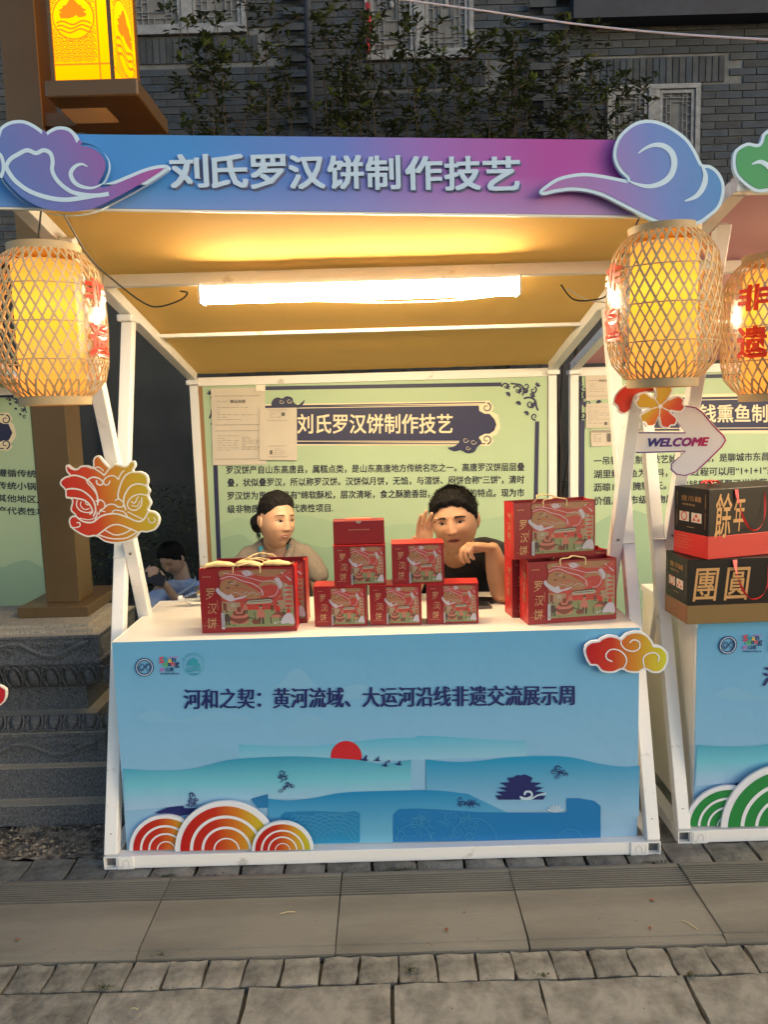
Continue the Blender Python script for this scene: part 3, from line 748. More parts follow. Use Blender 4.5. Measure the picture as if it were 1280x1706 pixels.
for ch, (xa, xb) in zip(chars, xs):
    yo = (xa-287)/577*5
    a = P(xa, 314+yo, Y=HY); b = P(xb, 258+yo, Y=HY)
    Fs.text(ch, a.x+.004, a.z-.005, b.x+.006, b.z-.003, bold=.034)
    # raised acrylic characters: four shifted cuts make the bold stroke, each with its own sides
    tv, tf, bb = text_mesh(ch, 0); kx = (b.x-a.x)/(bb[2]-bb[0]); kz = (b.z-a.z)/(bb[3]-bb[1]); vv = []; ff = []
    ec = Counter(); oe = {}
    for g in tf:
        for i in range(len(g)):
            e = (g[i], g[(i+1) % len(g)]); ec[frozenset(e)] += 1; oe[frozenset(e)] = e
    for kk, (sx, sz) in enumerate(((1, 1), (-1, 1), (-1, -1), (1, -1))):
        q = [(a.x+(p[0]-bb[0]+sx*.026)*kx, a.z+(p[1]-bb[1]+sz*.020)*kz) for p in tv]; n = len(q); o_ = len(vv)
        vv += [(p[0], HY-.008-kk*4e-5, p[1]) for p in q]+[(p[0], HY-.0002, p[1]) for p in q]
        ff += [tuple(i+o_ for i in g) for g in tf]+[tuple(i+o_ for i in (oe[k][1], oe[k][0], n+oe[k][0], n+oe[k][1])) for k, cn in ec.items() if cn == 1]
    o = mk('character', vv, ff, [M['header_letter']], hdr)
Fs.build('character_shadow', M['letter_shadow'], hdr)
mat('cloud_edge', (.56, .74, .90), .45)
gA = gradient('cloud_print_left', [(0, (.08, .22, .55)), (.45, (.20, .17, .48)), (.8, (.36, .10, .38)), (1, (.42, .08, .33))], (.8, 0, .2), .4)
gB = gradient('cloud_print_right', [(0, (.40, .16, .42)), (.35, (.34, .20, .52)), (.62, (.16, .25, .62)), (1, (.05, .28, .60))], (.85, 0, .12), .4)
def cutout(name, label, cat, Y, outline, s, off, border, mats, fill=None, draws=None, th=.014, group=None, kk=5):
    """cut board: edge-coloured plate, inset printed face, white swirls; outline in local trace units"""
    def T(p): q = P(off[0]+p[0]/s, off[1]+p[1]/s, Y=Y); return Vector((q.x, q.z))
    pts = [T(p) for p in outline]
    cx = sum(p.x for p in pts)/len(pts); cz = min(p.y for p in pts)
    t = thing(name, label, cat, (cx, Y, cz), 0, group)
    _, q = plate('board', pts, Y, th, mats[0], t, k=kk)
    if fill is not None:
        ins = inset(q, border); F = Flat(Y-.0012); F.poly(ins); F.build('print', fill, t)
    if draws:
        F = Flat(Y-.0024); sc = (P(640+1/s, 853, Y=Y)-P(640, 853, Y=Y)).length
        draws(F, T, sc); 
        if F.mb.v: F.build('print_lines', mats[1] if len(mats) > 1 else mats[0], t)
    return t
RC = [(35,485),(70,450),(150,400),(250,375),(340,370),(450,385),(550,405),(590,410),(540,360),(505,290),(505,210),(540,130),(620,60),(710,35),(800,50),(880,90),(960,150),(1010,220),(1045,290),(1062,316),(1110,322),(1160,360),(1195,430),(1195,510),(1165,590),(1100,650),(1030,692),(900,702),(800,692),(700,650),(560,580),(440,520),(340,490),(240,480),(140,492),(60,508)]
def rc_lines(F, T, sc):
    F.line([T(p) for p in [(655,248),(700,215),(760,195),(820,205),(868,250),(880,320),(855,390),(800,435),(720,455),(640,440),(585,415)]], 36*sc, taper=True)
    F.line([T(p) for p in [(1050,320),(1075,380),(1065,450),(1020,515),(945,548)]], 34*sc, taper=True)
cutout('cloud_sign', 'purple and blue swirling cloud board at the right end of the header', 'cloud board', HY-.030, RC, 3.765, (890, 190), .009, [M['cloud_edge'], M['cloud_edge']], gB, rc_lines, group='cloud boards on the headers')
LC = [(-50,235),(-20,150),(0,98),(50,62),(110,45),(180,48),(250,78),(325,132),(330,138),(375,108),(430,90),(500,100),(550,140),(585,208),(590,212),(660,220),(740,265),(790,330),(798,400),(775,470),(750,510),(760,515),(830,495),(940,450),(1050,405),(1150,378),(1225,375),(1243,400),(1200,440),(1100,505),(970,580),(820,660),(700,715),(560,742),(420,738),(280,705),(160,640),(80,570),(20,500),(-10,440),(-60,330)]
def lc_lines(F, T, sc):
    F.line([T(p) for p in [(645,388),(600,370),(550,390),(520,440),(545,500),(600,535),(680,545),(760,512)]], 30*sc, taper=True)
    F.line([T(p) for p in [(45,385),(75,335),(130,300),(200,268),(265,290),(320,268),(370,290),(388,350),(385,420),(430,500),(520,570),(620,595),(720,600),(800,588)]], 28*sc, taper=False)
    F.line([T(p) for p in [(45,385),(65,430),(120,500),(220,570),(350,615),(480,632),(620,615),(700,600)]], 30*sc)
    F.line([T(p) for p in [(-40,290),(0,300),(22,350),(25,410),(5,470)]], 24*sc)
cutout('cloud_sign', 'blue and violet cloud board with a long tail at the left end of the header', 'cloud board', HY-.030, LC, 4.414, (0, 190), .009, [M['cloud_edge'], M['cloud_edge']], gA, lc_lines, group='cloud boards on the headers')
# green cloud of the right neighbour
mat('green_print', (.03, .30, .10), .45)
GC = [(1222,270),(1226,250),(1245,238),(1262,240),(1268,236),(1275,220),(1300,205),(1335,205),(1360,225),(1365,250),(1380,262),(1385,290),(1370,310),(1340,320),(1290,318),(1262,320),(1240,306),(1226,290)]
def gc_lines(F, T, sc): F.line([T(p) for p in [(1253,274),(1268,270),(1283,280),(1288,296),(1280,312)]], 8*sc, taper=True)
cutout('cloud_sign', 'green cloud board at the right edge of the photo', 'cloud board', -.29, GC, 1, (0, 0), .009, [M['cloud_edge'], M['cloud_edge']], M['green_print'], gc_lines, group='cloud boards on the headers')
# right neighbour's header continues outside the frame
mb = MB(); mb.box(1.42, 3.3, HY+.066, HY+.078, 2.22, 2.44); props(mb.build('header_board', M['green_print']), 'green header board of the right stall, outside the photo behind its cloud', 'sign board')

# ------------------------------------------------------------------ counters
CY = .0415; CX = .9278
sea_mats = {}
def build_counter(dx, dy, label, first):
    T = thing('counter', label, 'counter', (dx, dy, 0), 0, 'counters with a printed blue front', local=True)
    mb = MB(); mb.box(-CX, CX, CY+.003, .66, .806, .822); mb.build('counter_top', M['counter_white'], T, bev=.0015)
    for s in (-1, 1):
        X = s*(CX-.012)
        for ya, yb in ((CY+.004, CY+.028), (.62, .644)): mb = MB(); mb.box(X-.012, X+.012, ya, yb, .0, .805); mb.build('counter_leg', M['white_paint'], T)
        X = s*(CX+.001); mb = MB(); mb.box(min(X, X-s*.003), max(X, X-s*.003), CY+.03, .62, .06, .804); mb.build('side_panel', M['counter_white'], T)
        X = s*(CX+.0015); mb = MB(); mb.box(X-.0015, X+.0015, CY, .655, .800, .8235); mb.build('edge_trim', M['white_paint'], T)
    mb = MB(); mb.box(-CX-.003, CX+.003, .655, .663, .800, .8235); mb.build('edge_trim', M['white_paint'], T)
    return T
ctr = build_counter(0, 0, 'white topped counter with a blue printed front, in the middle stall', True)
ctr2 = build_counter(2.085, .066, 'white topped counter of the right stall carrying black and red cartons', False)
# printed panel
blue = gradient('panel_blue', [(0, (.27, .46, .66)), (.5, (.20, .43, .66)), (1, (.13, .38, .62))], (0, 0, 1), .32)
def grad2(n, a, b, ax=(0, 0, 1), lo=0, hi=1): return gradient(n, [(lo, a), (hi, b)], ax, .35)
sea1 = grad2('sea_far', (.26, .50, .68), (.08, .40, .60)); sea2 = grad2('sea_mid', (.27, .48, .70), (.02, .27, .50), lo=.0, hi=.95)
sea3 = grad2('sea_near', (.16, .44, .64), (.012, .22, .48)); sea4 = mat('sea_deep', (.012, .17, .44), .35); sea5 = grad2('sea_block', (.025, .26, .50), (.02, .15, .36))
seaL = gradient('sea_left', [(0, (.34, .50, .72)), (.5, (.15, .48, .62)), (1, (.03, .27, .44))], (.0, 0, 1), .35)
mat('mount_print', (.19, .42, .64), .35); mat('print_navy', (.012, .018, .12), .4); mat('sun_red', (.50, .015, .025), .4)
mat('wave_line', (.05, .26, .50), .35); mat('pale_line', (.45, .60, .72), .35)
TEAL = grad2('sea_teal', (.12, .36, .48), (.03, .28, .42))
for nm, cc in (('logo_red', (.62, .04, .04)), ('logo_teal', (.03, .30, .40)), ('logo_yellow', (.70, .45, .05)), ('logo_green', (.12, .42, .10)), ('logo_magenta', (.45, .08, .40)), ('logo_navy', (.015, .03, .12))): mat(nm, cc, .4)
def front_print(T, full, dpx=0):
    y = CY
    def L(p): q = P(p[0], p[1], Y=CY); return (q.x, q.z)
    mb = MB(); mb.box(-CX, CX, CY, CY+.003, .048, .8235); mb.build('front_panel', blue, T)
    pan = T.children[-1]
    k = [0]
    def lay(name, m, draw, d):
        F = Flat(y-.0008*d, L); draw(F); return F.build(name, m, T)
    # misty mountains
    for mp in ([(455,1160),(470,1135),(488,1116),(505,1117),(520,1134),(545,1152),(600,1140),(640,1158),(600,1164),(500,1166)],
        [(480,1225),(490,1200),(512,1190),(535,1196),(555,1213),(580,1210),(600,1228),(540,1232)],
        [(970,1215),(985,1205),(1000,1198),(1020,1205),(1045,1225),(1010,1222)],
        [(300,1260),(330,1248),(350,1242),(375,1250),(395,1262),(345,1268)],
        [(228,1196),(255,1183),(280,1192),(300,1198),(335,1190),(362,1184),(400,1192),(420,1200),(330,1204),(260,1203)]):
        lay('mountain_print', M['mount_print'], lambda F: F.smooth(mp), .6)
    x0 = 204; xr = 1066
    lay('wave_print', sea1, lambda F: F.poly([(398,1239)]+[(398+i*10, 1240+3*math.sin(i/6)-max(0, i-12)*.62*math.exp(-max(0, i-24)/16)+(0 if i < 30 else -4)) for i in range(1, 49)]+[(878,1235),(878,1262),(800,1262),(398,1275)]), 1)
    lay('sun_print', M['sun_red'], lambda F: F.disc((577, 1260), 26), 2)
    lay('wave_print', seaL, lambda F: F.poly(cat_rom([Vector(q) for q in [(205,1280),(260,1283),(320,1280),(380,1266),(440,1261),(500,1260),(560,1263),(600,1266),(640,1272),(685,1265)]], False)+[Vector(q) for q in [(685,1320),(600,1330),(440,1330),(208,1350)]]), 3)
    lay('wave_print', sea2, lambda F: F.poly(cat_rom([Vector(q) for q in [(710,1265),(760,1269),(800,1267),(850,1261),(900,1259),(950,1261),(1000,1272),(1040,1277),(1066,1275)]], False)+[Vector(q) for q in [(1065,1360),(1000,1350),(900,1350),(800,1350),(710,1330)]]), 3)
    lay('wave_print', sea3, lambda F: F.poly(cat_rom([Vector(q) for q in [(447,1330),(480,1333),(520,1329),(570,1320),(640,1317),(720,1316),(780,1322)]], False)+[Vector(q) for q in [(860,1360),(780,1400),(655,1403),(600,1403),(447,1405)]]), 4)
    lay('wave_print', sea5, lambda F: [F.poly([(418,1330),(447,1322),(447,1345),(430,1345)]), F.poly([(468,1358)]+[(475+i*9, 1352-1.5*math.sin(i/3)) for i in range(12)]+[(590,1350),(600,1354),(600,1403),(470,1406)])], 5)
    lay('wave_print', sea4, lambda F: F.poly([(655,1356),(665,1347),(690,1346)]+[(700+i*10, 1346+.6*i) for i in range(12)]+[(860,1353),(944,1353),(944,1329),(965,1329),(990,1333),(1001,1342),(1001,1397),(655,1402)]), 5)
    def arcs(F):
        for cxx, cyy in ((500, 1420), (560, 1400)):
            for r in range(20, 95, 7):
                pts = [(cxx+r*math.cos(rad(a))*1.2, cyy-r*math.sin(rad(a))*.9) for a in range(10, 171, 8)]
                pts = [p for p in pts if 478 < p[0] < 598 and 1354 < p[1] < 1400]
                if len(pts) > 1: F.band(pts, 1.3)
        r_ = random.Random(3)
        for _ in range(60):
            cxx = r_.uniform(665, 800); cyy = r_.uniform(1356, 1394); rr = r_.uniform(2.5, 7); a0 = r_.uniform(0, 360)
            F.ring((cxx, cyy), rr, .9, n=8, a0=a0, a1=a0+200)
        for cxx, cyy, rr in ((790, 1400, 38), (950, 1402, 22), (690, 1402, 30)): F.ring((cxx, cyy), rr, 1.2, n=14, a0=185, a1=355)
    lay('wave_line', M['wave_line'], arcs, 6)
    def navy(F):
        # pagoda
        F.poly([(830,1331),(826,1324),(838,1324),(826,1318),(845,1317),(830,1311),(846,1310),(833,1303),(850,1302),(845,1295),(856,1294),(862,1290),(868,1291),(874,1289),(880,1291),(888,1295),(884,1302),(903,1303),(890,1309),(906,1311),(892,1317),(908,1319),(898,1324),(909,1325),(905,1331)])
        # cranes
        for cx0, cy0, s in ((607,1264,1.), (628,1265,.8), (641,1274,.8), (664,1272,.8), (647,1268,.5)):
            F.poly([(cx0-8*s, cy0+1*s), (cx0-1*s, cy0-1*s), (cx0+4*s, cy0-8*s), (cx0+5*s, cy0-6*s), (cx0+4*s, cy0), (cx0+9*s, cy0+1*s), (cx0+3*s, cy0+3*s), (cx0-2*s, cy0+2*s)])
        # lady, tiger, cart, flower figures as ink sketches
        r_ = random.Random(5)
        def sketch(c, pts, n, w=1.2):
            for p in pts:
                for _ in range(n):
                    x = c[0]+p[0]+r_.uniform(-3, 3); yy = c[1]+p[1]+r_.uniform(-3, 3); a0 = r_.uniform(0, 360)
                    F.ring((x, yy), r_.uniform(1.6, 3.4), w*.8, n=7, a0=a0, a1=a0+220)
        sketch((472, 1300), [(-6,-10),(0,-12),(4,-8),(-3,-4),(4,-2),(10,2),(14,6),(8,8),(2,10),(-2,14)], 3)
        sketch((320, 1330), [(0,-10),(1,-5),(-3,0),(4,2),(-6,6),(0,8),(5,9),(8,2)], 3)
        sketch((780, 1336), [(-12,-4),(-8,2),(-2,4),(4,2),(10,0),(14,5),(-14,4),(6,-4)], 3)
        sketch((931, 1285), [(-8,-2),(-3,-6),(2,-2),(6,2),(0,4),(12,2),(-2,9)], 3)
        F.poly([(258,1353),(280,1344),(305,1341),(308,1345),(330,1345),(350,1350),(300,1358)])
    lay('print_motif', M['print_navy'], navy, 7)
    def pale(F):
        F.line([(866,1326),(876,1329),(886,1325),(884,1318),(876,1318),(874,1323)], 3.4, k=4); F.line([(868,1330),(884,1330),(895,1324),(910,1320)], 2.4, k=4)
        for a in (-60, -35, -12, 12, 35, 60):
            t = rad(a); F.poly([(925, 1353), (925+12*math.sin(t-.16), 1353-11*math.cos(t-.16)), (925+16*math.sin(t), 1353-15*math.cos(t)), (925+12*math.sin(t+.16), 1353-11*math.cos(t+.16))])
    lay('pale_motif', M['pale_line'], pale, 8)
    # headline: one run of characters
    def head(F):
        F.text('河和之契：黄河流域、大运河沿线非遗交流展示周', 307, 1182, 957, 1147, bold=.018)
    def L2(p):   # headline rises slightly with the board's own slope
        return L((p[0], p[1] - (p[0]-307)/650*7))
    F = Flat(y-.0048, L2); F.text('河和之契：黄河流域、大运河沿线非遗交流展示周', 307, 1181, 957, 1147, bold=.045, song=True); F.build('headline', M['print_navy'], T)
    # logos
    F = Flat(y-.0048, L); F.ring((241, 1111), 13.2, 4.6); F.line([(232,1111),(237,1105),(243,1111),(248,1105),(252,1111),(248,1117),(243,1111),(237,1117),(232,1111)], 1.5, k=1); F.line([(229,1111),(235,1118),(241,1111),(246,1105)], 1.0, k=1)
    F.build('round_logo', M['print_navy'], T)
    F = Flat(y-.0056, L); F.ring((241, 1111), 13.2, 1.4, n=22, a0=0, a1=360); 
    for a in range(0, 360, 24): F.disc((241+13.2*math.cos(rad(a)), 1111+13.2*math.sin(rad(a))), 1.0, n=6)
    F.build('round_logo_detail', M['pale_line'], T)
    for ch, xa, yb, xb, yt, mm in (('S', 266, 1104, 273, 1094, 'logo_red'), ('h', 274, 1103, 280, 1093, 'logo_teal'), ('a', 281, 1103, 286, 1097, 'logo_yellow'), ('n', 287, 1102, 293, 1096, 'logo_navy'),
                                   ('d', 272, 1110, 279, 1102, 'logo_green'), ('o', 280, 1109, 285, 1103, 'logo_navy'), ('n', 286, 1109, 291, 1103, 'logo_red'), ('g', 292, 1112, 299, 1103, 'logo_navy'), ('Friendly', 282, 1096, 297, 1093, 'logo_magenta'),
                                   ('好', 267, 1118, 274, 1112, 'logo_magenta'), ('山東', 276, 1118, 290, 1111, 'logo_navy'), ('文化旅游 好客山东', 267, 1123, 299, 1120, 'logo_navy')):
        F = Flat(y-.0048, L); F.text(ch, xa, yb, xb, yt, bold=.03); F.build('logo_letter', M[mm], T)
    F = Flat(y-.0048, L); F.ring((323, 1107), 17, .7); F.poly([(312,1108),(313,1104),(316,1102),(314,1100),(319,1098),(323,1094),(327,1098),(331,1100),(329,1103),(334,1107),(334,1108)])
    for kk in range(3): F.line([(311+i*4, 1111+kk*3+1.2*math.sin(i)) for i in range(7)], 1.4, k=3)
    F.text('中国 聊城', 316, 1123.5, 330, 1120.5, bold=.03)
    for a in range(-60, 61, 17): F.disc((323+19.5*math.sin(rad(a)), 1107-19.5*math.cos(rad(a))), 1.3, n=5)
    F.build('round_logo', M['logo_teal'], T)
front_print(ctr, True)
# same artwork on the right counter
for ch in [c for c in ctr.children if c.name.split('.')[0] in ('front_panel', 'mountain_print', 'wave_print', 'sun_print', 'wave_line', 'print_motif', 'pale_motif', 'headline', 'round_logo', 'round_logo_detail', 'logo_letter')]:
    c2 = ch.copy(); COL.objects.link(c2); c2.parent = ctr2

# fan clouds at the counter foot
fan_g = gradient('fan_print', [(0, (.42, .012, .012)), (.40, (.46, .03, .015)), (.62, (.56, .17, .02)), (.80, (.56, .36, .03)), (1, (.44, .46, .02))], (1, 0, .0), .4)
mat('fan_green', (.015, .22, .05), .4); mat('fan_white', (.72, .74, .80), .45)
def fan_cloud(label, Y, discs, ybase, mtl, wh, lift=0):
    t = thing('fan_cloud_sign', label, 'cloud board', (discs[1][0], Y, .06), 0, 'fan shaped cloud boards at the counter feet')
    for i, (cx0, r) in enumerate(discs):
        yy = Y - .012*i - .001
        zb = .053
        pts = [(cx0+r*math.cos(rad(a)), zb+r*math.sin(rad(a))*1.0) for a in range(0, 181, 6)]
        plate('board', pts, yy, .01, wh, t, smooth=False)
        F = Flat(yy-.001); q = r*.895; F.poly([(cx0+q*math.cos(rad(a)), zb+.001+q*math.sin(rad(a))) for a in range(0, 181, 5)]); F.build('print', mtl, t)
        F = Flat(yy-.002)
        for fr, w_ in ((.68, .06), (.46, .05), (.24, .028)): F.ring((cx0, zb+.001), r*fr, r*w_, n=30, a0=1, a1=179)
        F.build('print_lines', wh, t)
    return t
def X0(px): return P(px, 1400, Y=.025).x
fan_cloud('three red to yellow fan shaped cloud discs at the left foot of the middle counter', .026, [(X0(276), X0(276)-X0(214)), (X0(378), X0(378)-X0(292)), (X0(472), X0(523)-X0(472))], 0, fan_g, M['fan_white'])
fan_cloud('green fan shaped cloud discs at the left foot of the right counter', .085, [(X0(1222)+.005, .155), (X0(1322), .24), (X0(1420), .15)], 0, M['fan_green'], M['fan_white'])
# small cloud on the counter corner
cloud_g = gradient('small_cloud_print', [(0, (.42, .01, .02)), (.33, (.50, .04, .02)), (.6, (.55, .22, .03)), (1, (.55, .56, .04))], (1, 0, 0), .4)
SC = [(892,160),(895,125),(920,104),(955,98),(965,90),(1000,76),(1040,82),(1055,90),(1080,68),(1125,58),(1170,72),(1198,108),(1202,120),(1235,125),(1262,155),(1262,200),(1235,238),(1195,243),(1160,228),(1130,243),(1085,240),(1060,228),(1020,243),(970,238),(945,212),(915,208)]
def sc_lines(F, T, sc):
    F.line([T(p) for p in [(1015,192),(992,180),(988,158),(1010,138),(1045,142),(1072,165),(1078,195),(1060,228)]], 6*sc)
    F.line([T(p) for p in [(1092,108),(1110,95),(1135,105),(1135,132),(1110,146),(1075,138),(1055,115),(1055,90)]], 6*sc)
    F.line([T(p) for p in [(1218,192),(1222,168),(1200,152),(1168,160),(1152,182),(1160,225)]], 6*sc)
cutout('cloud_sign', 'small red to yellow green cloud board on the right corner of the middle counter', 'cloud board', .020, SC, 2.667, (640, 1030), .007, [M['fan_white'], M['fan_white']], cloud_g, sc_lines)

# ------------------------------------------------------------------ lion mask board on the left crossed legs
lion_g = gradient('lion_print', [(0, (.50, .015, .02)), (.40, (.56, .06, .02)), (.68, (.58, .28, .03)), (1, (.54, .42, .03))], (1, 0, .12), .42)
LM = [(410,515),(425,505),(450,525),(480,530),(505,512),(545,510),(580,520),(582,475),(600,450),(625,452),(655,490),(690,520),(715,498),(750,505),(790,512),(815,485),(840,482),(850,510),(835,545),(880,548),(920,570),(930,610),(925,640),(940,670),(930,700),(948,745),(930,790),(965,798),(995,825),(998,870),(970,915),(920,930),(880,930),(850,965),(800,990),(730,1000),(660,990),(600,955),(550,960),(490,935),(440,895),(430,850),(450,825),(470,822),(440,790),(450,735),(435,718),(410,710),(405,665),(375,630),(380,600),(410,578),(435,572),(415,550)]
def lm_lines(F, T, sc):
    def l(p, w=10, tp=False): F.line([T(q) for q in p], w*sc, taper=tp)
    l([(432,575),(480,573),(540,595),(585,640),(610,700),(612,760)]); l([(412,662),(450,655),(510,665),(560,700),(590,740),(600,790),(585,830)])
    l([(415,712),(470,715),(530,728),(565,760),(580,800),(560,815)]); l([(485,725),(480,760),(500,790),(540,805),(575,800)], 7); l([(510,735),(505,760),(530,785),(560,780)], 6); l([(535,738),(540,752),(555,758)], 6)
    l([(540,610),(575,585),(620,590),(645,615),(635,632),(610,625),(605,600)]); l([(745,600),(715,575),(675,580),(650,605),(658,630),(680,628),(690,605)], 8)
    l([(580,520),(640,560),(655,575)], 9); l([(655,570),(690,525),(720,500)], 9); l([(580,530),(620,520),(650,545)], 7); l([(545,615),(600,680),(620,740)], 8)
    l([(835,548),(790,570),(760,620),(740,690),(745,720)]); l([(925,640),(870,625),(820,640),(785,690),(775,740),(790,790)]); l([(930,700),(880,690),(830,705),(800,745),(810,780),(850,790),(885,760),(890,710)], 8)
    l([(820,735),(845,745),(860,715),(870,705)], 7); l([(825,760),(860,765),(878,730)], 6); l([(740,600),(760,560),(780,540)], 8)
    l([(600,735),(630,725),(655,745),(655,775),(625,790)], 8); l([(720,730),(745,720),(775,745),(765,770),(730,765)], 8); l([(655,775),(680,755),(720,755),(745,775)], 8)
    l([(618,820),(630,795),(660,800)], 8); l([(700,810),(720,790),(775,800),(800,830)], 8); l([(470,822),(520,860),(580,865),(640,825),(720,812),(800,835),(860,860),(900,850),(930,800)], 10)
    l([(440,895),(470,900),(500,890),(500,870),(480,868)], 7); l([(600,955),(640,925),(690,890),(740,880),(800,900),(870,930)], 9); l([(660,915),(720,945),(780,935),(830,905)], 8); l([(620,945),(700,968),(790,965),(855,930)], 8)
    l([(965,835),(975,855),(955,870),(935,860),(930,835)], 7); l([(590,865),(600,840),(612,800)], 7); l([(500,840),(560,850),(612,830)], 6); l([(800,800),(860,830),(905,850)], 7)
cutout('lion_mask_sign', 'red and yellow lion mask board on the crossed legs left of the woman', 'mask board', .125, LM, 3.765, (0, 640), .006, [M['edge_white'], M['edge_white']], lion_g, lm_lines, kk=4)

# ------------------------------------------------------------------ flower, petal cloud and welcome arrow on the right legs
mat('arrow_face', (.78, .75, .78), .5); mat('arrow_line', (.10, .04, .16), .5)
arrow_ink = gradient('arrow_ink', [(0, (.03, .05, .22)), (.4, (.14, .04, .26)), (1, (.50, .015, .07))], (1, 0, 0), .5)
s3 = 3.556; o3 = (920, 620)
AR = [(460,400),(470,365),(500,352),(770,352),(700,270),(690,230),(720,200),(770,195),(830,205),(870,235),(920,300),(985,370),(998,400),(975,440),(900,520),(830,590),(770,612),(720,605),(688,575),(690,535),(770,470),(500,482),(465,450)]
def ar_lines(F, T, sc):
    q = inset([T(p) for p in AR], .004)
    F.band(q, .004, closed=True)
    a = T((568, 440)); b = T((900, 383)); F.text('WELCOME', a.x, a.y, b.x, b.y, bold=.035, shear=.25)
def T3(Y): return lambda p: (lambda q: Vector((q.x, q.z)))(P(o3[0]+p[0]/s3, o3[1]+p[1]/s3, Y=Y))
AY = .205
arr = thing('welcome_arrow', 'pale arrow board reading WELCOME, pointing right behind the right legs', 'arrow sign', (.90, AY, 1.42))
tf = T3(AY); plate('board', [tf(p) for p in AR], AY, .006, M['arrow_face'], arr, smooth=False)
F = Flat(AY-.001); F.band(inset([tf(p) for p in AR], .004), .004, closed=True); F.build('border_print', arrow_ink, arr)
F = Flat(AY-.001); a = tf((566, 440)); b = tf((900, 383)); F.text('WELCOME', a.x, a.y, b.x, b.y, bold=.065, shear=.28); F.build('lettering', arrow_ink, arr)
flw = gradient('flower_print', [(0, (.62, .36, .02)), (.10, (.66, .20, .02)), (.24, (.62, .07, .015)), (.5, (.52, .02, .01))], (.62, 0, -.5), .4)
redp = gradient('petal_cloud_print', [(0, (.60, .03, .015)), (.6, (.60, .06, .02)), (1, (.65, .10, .03))], (1, 0, 0), .4)
PC = [(362,180),(375,130),(420,85),(480,60),(560,55),(680,60),(760,62),(800,72),(740,90),(690,110),(620,120),(560,125),(500,140),(480,190),(470,225),(430,250),(395,235),(385,205)]
cutout('petal_sign', 'red leaf shaped board tucked behind the orange flower', 'leaf board', -.03, PC, s3, o3, .006, [M['edge_white'], M['edge_white']], redp)
FL = []
cf = (642, 203)
ROT = [(-82, 128), (-8, 148), (62, 138), (130, 140), (198, 140)]
outl = []
for a in (-78, -8, 62, 130, 200):
    for da, r in ((-33, 72), (-25, 128), (-9, 150), (0, 140), (9, 150), (25, 128), (33, 72)):
        outl.append((cf[0]+r*math.cos(rad(a+da)), cf[1]+r*.93*math.sin(rad(a+da))))
def fl_lines(F, T, sc):
    F.disc(T(cf), .0155/2*1.0)
    for a in (-43, 27, 96, 165, 235): 
        F.band([T((cf[0]+r*math.cos(rad(a)), cf[1]+r*math.sin(rad(a)))) for r in (18, 78)], .0035)
cutout('flower_sign', 'orange and red five petalled flower board under the right bamboo lantern', 'flower board', -.055, outl, s3, o3, .005, [M['edge_white'], M['edge_white']], flw, fl_lines)
# hanging supports so the boards on the right are carried by the legs
mb = MB(); mb.box(.93, .945, AY-.004, AY+.014, 1.462, 1.478); mb.build('fixing', M['white_paint'], arr)
arr.rotation_euler = (0, 0, rad(-12))

rdp = [(-60,1138),(-10,1140),(6,1146),(10,1152),(8,1166),(-2,1176),(-30,1184),(-60,1188)]
cutout('cloud_sign', 'corner of a red board at the left edge, before the carved plinth', 'cloud board', .12, rdp, 1, (0, 0), .004, [M['edge_white'], M['edge_white']], M['sun_red'])
# ------------------------------------------------------------------ information boards at the back of the stalls
def px_plane(Y): return lambda p: (lambda q: (q.x, q.z))(P(p[0], p[1], Y=Y))
def swirl(F, c, r0, turns, w, a0=0, sg=1, r1=.15):
    n = 18; F.band([(c[0]+r0*(1-(1-r1)*i/n)*math.cos(a0+sg*turns*6.283*i/n), c[1]+r0*(1-(1-r1)*i/n)*math.sin(a0+sg*turns*6.283*i/n)) for i in range(n+1)], [w*(1-.5*i/n) for i in range(n+1)])
def corner_orn(F, ox, oy, s, fx=1, fy=1):
    """vine scroll filling a board corner; drawn in an 8x8 cm pattern"""
    q = lambda a, b: (ox+a*s*fx, oy+b*s*fy)
    for c, r, a0, sg in (((-54, 7), 6.5, 3.0, 1), ((-34, 13), 8, 3.6, 1), ((-20, 6), 6, 3.1, -1), ((-8, 13), 6, -1.2, 1), ((-13, 36), 8, -.6, 1), ((-6, 57), 6, 1.2, 1), ((-11, 21), 5, 2.2, -1)):
        cc = q(*c); swirl(F, cc, r*s, 1.15, 2.9*s, a0 if fx > 0 else math.pi-a0, sg*fx*fy)
    F.line([q(-46, 2), q(-36, 3), q(-28, 5), q(-24, 14), q(-26, 22)], 2.8*s, k=3); F.line([q(-24, 27), q(-14, 25), q(-5, 30), q(-3, 40), q(0, 47)], 3.2*s, k=3)
    for lx, ly, a in ((-47, 17, 2.4), (-31, 31, 2.0), (-18, 18, -2.2), (-3, 7, -.9), (-17, 48, 2.2), (-12, 22, .2), (-54, 7, 0), (-34, 13, .4), (-13, 37, .3)):
        for da in (-.6, 0, .6):
            t = a+da; p0 = q(lx, ly); p1 = q(lx+8.5*math.cos(t), ly+8.5*math.sin(t)); p2 = q(lx+4.5*math.cos(t+.5), ly+4.5*math.sin(t+.5)); p3 = q(lx+4.5*math.cos(t-.5), ly+4.5*math.sin(t-.5)); F.poly([p0, p2, p1, p3])
def cloudlet(F, pts, w=1): F.smooth(pts, k=4)
def board(name, label, Y, x0, x1, z0, z1):
    t = thing('information_board', label, 'information board', ((x0+x1)/2, Y, z0), 0, 'green information boards at the back of the stalls')
    mb = MB(); mb.box(x0, x1, Y, Y+.012, z0, z1); mb.build('panel', M['board_green'], t)
    return t
mat('wood_strip', (.32, .17, .07), .6)
BY = 1.70
bd = board('information_board', 'green information board with navy title plate behind the woman and the man', BY, -.93, .948, .10, 1.795)
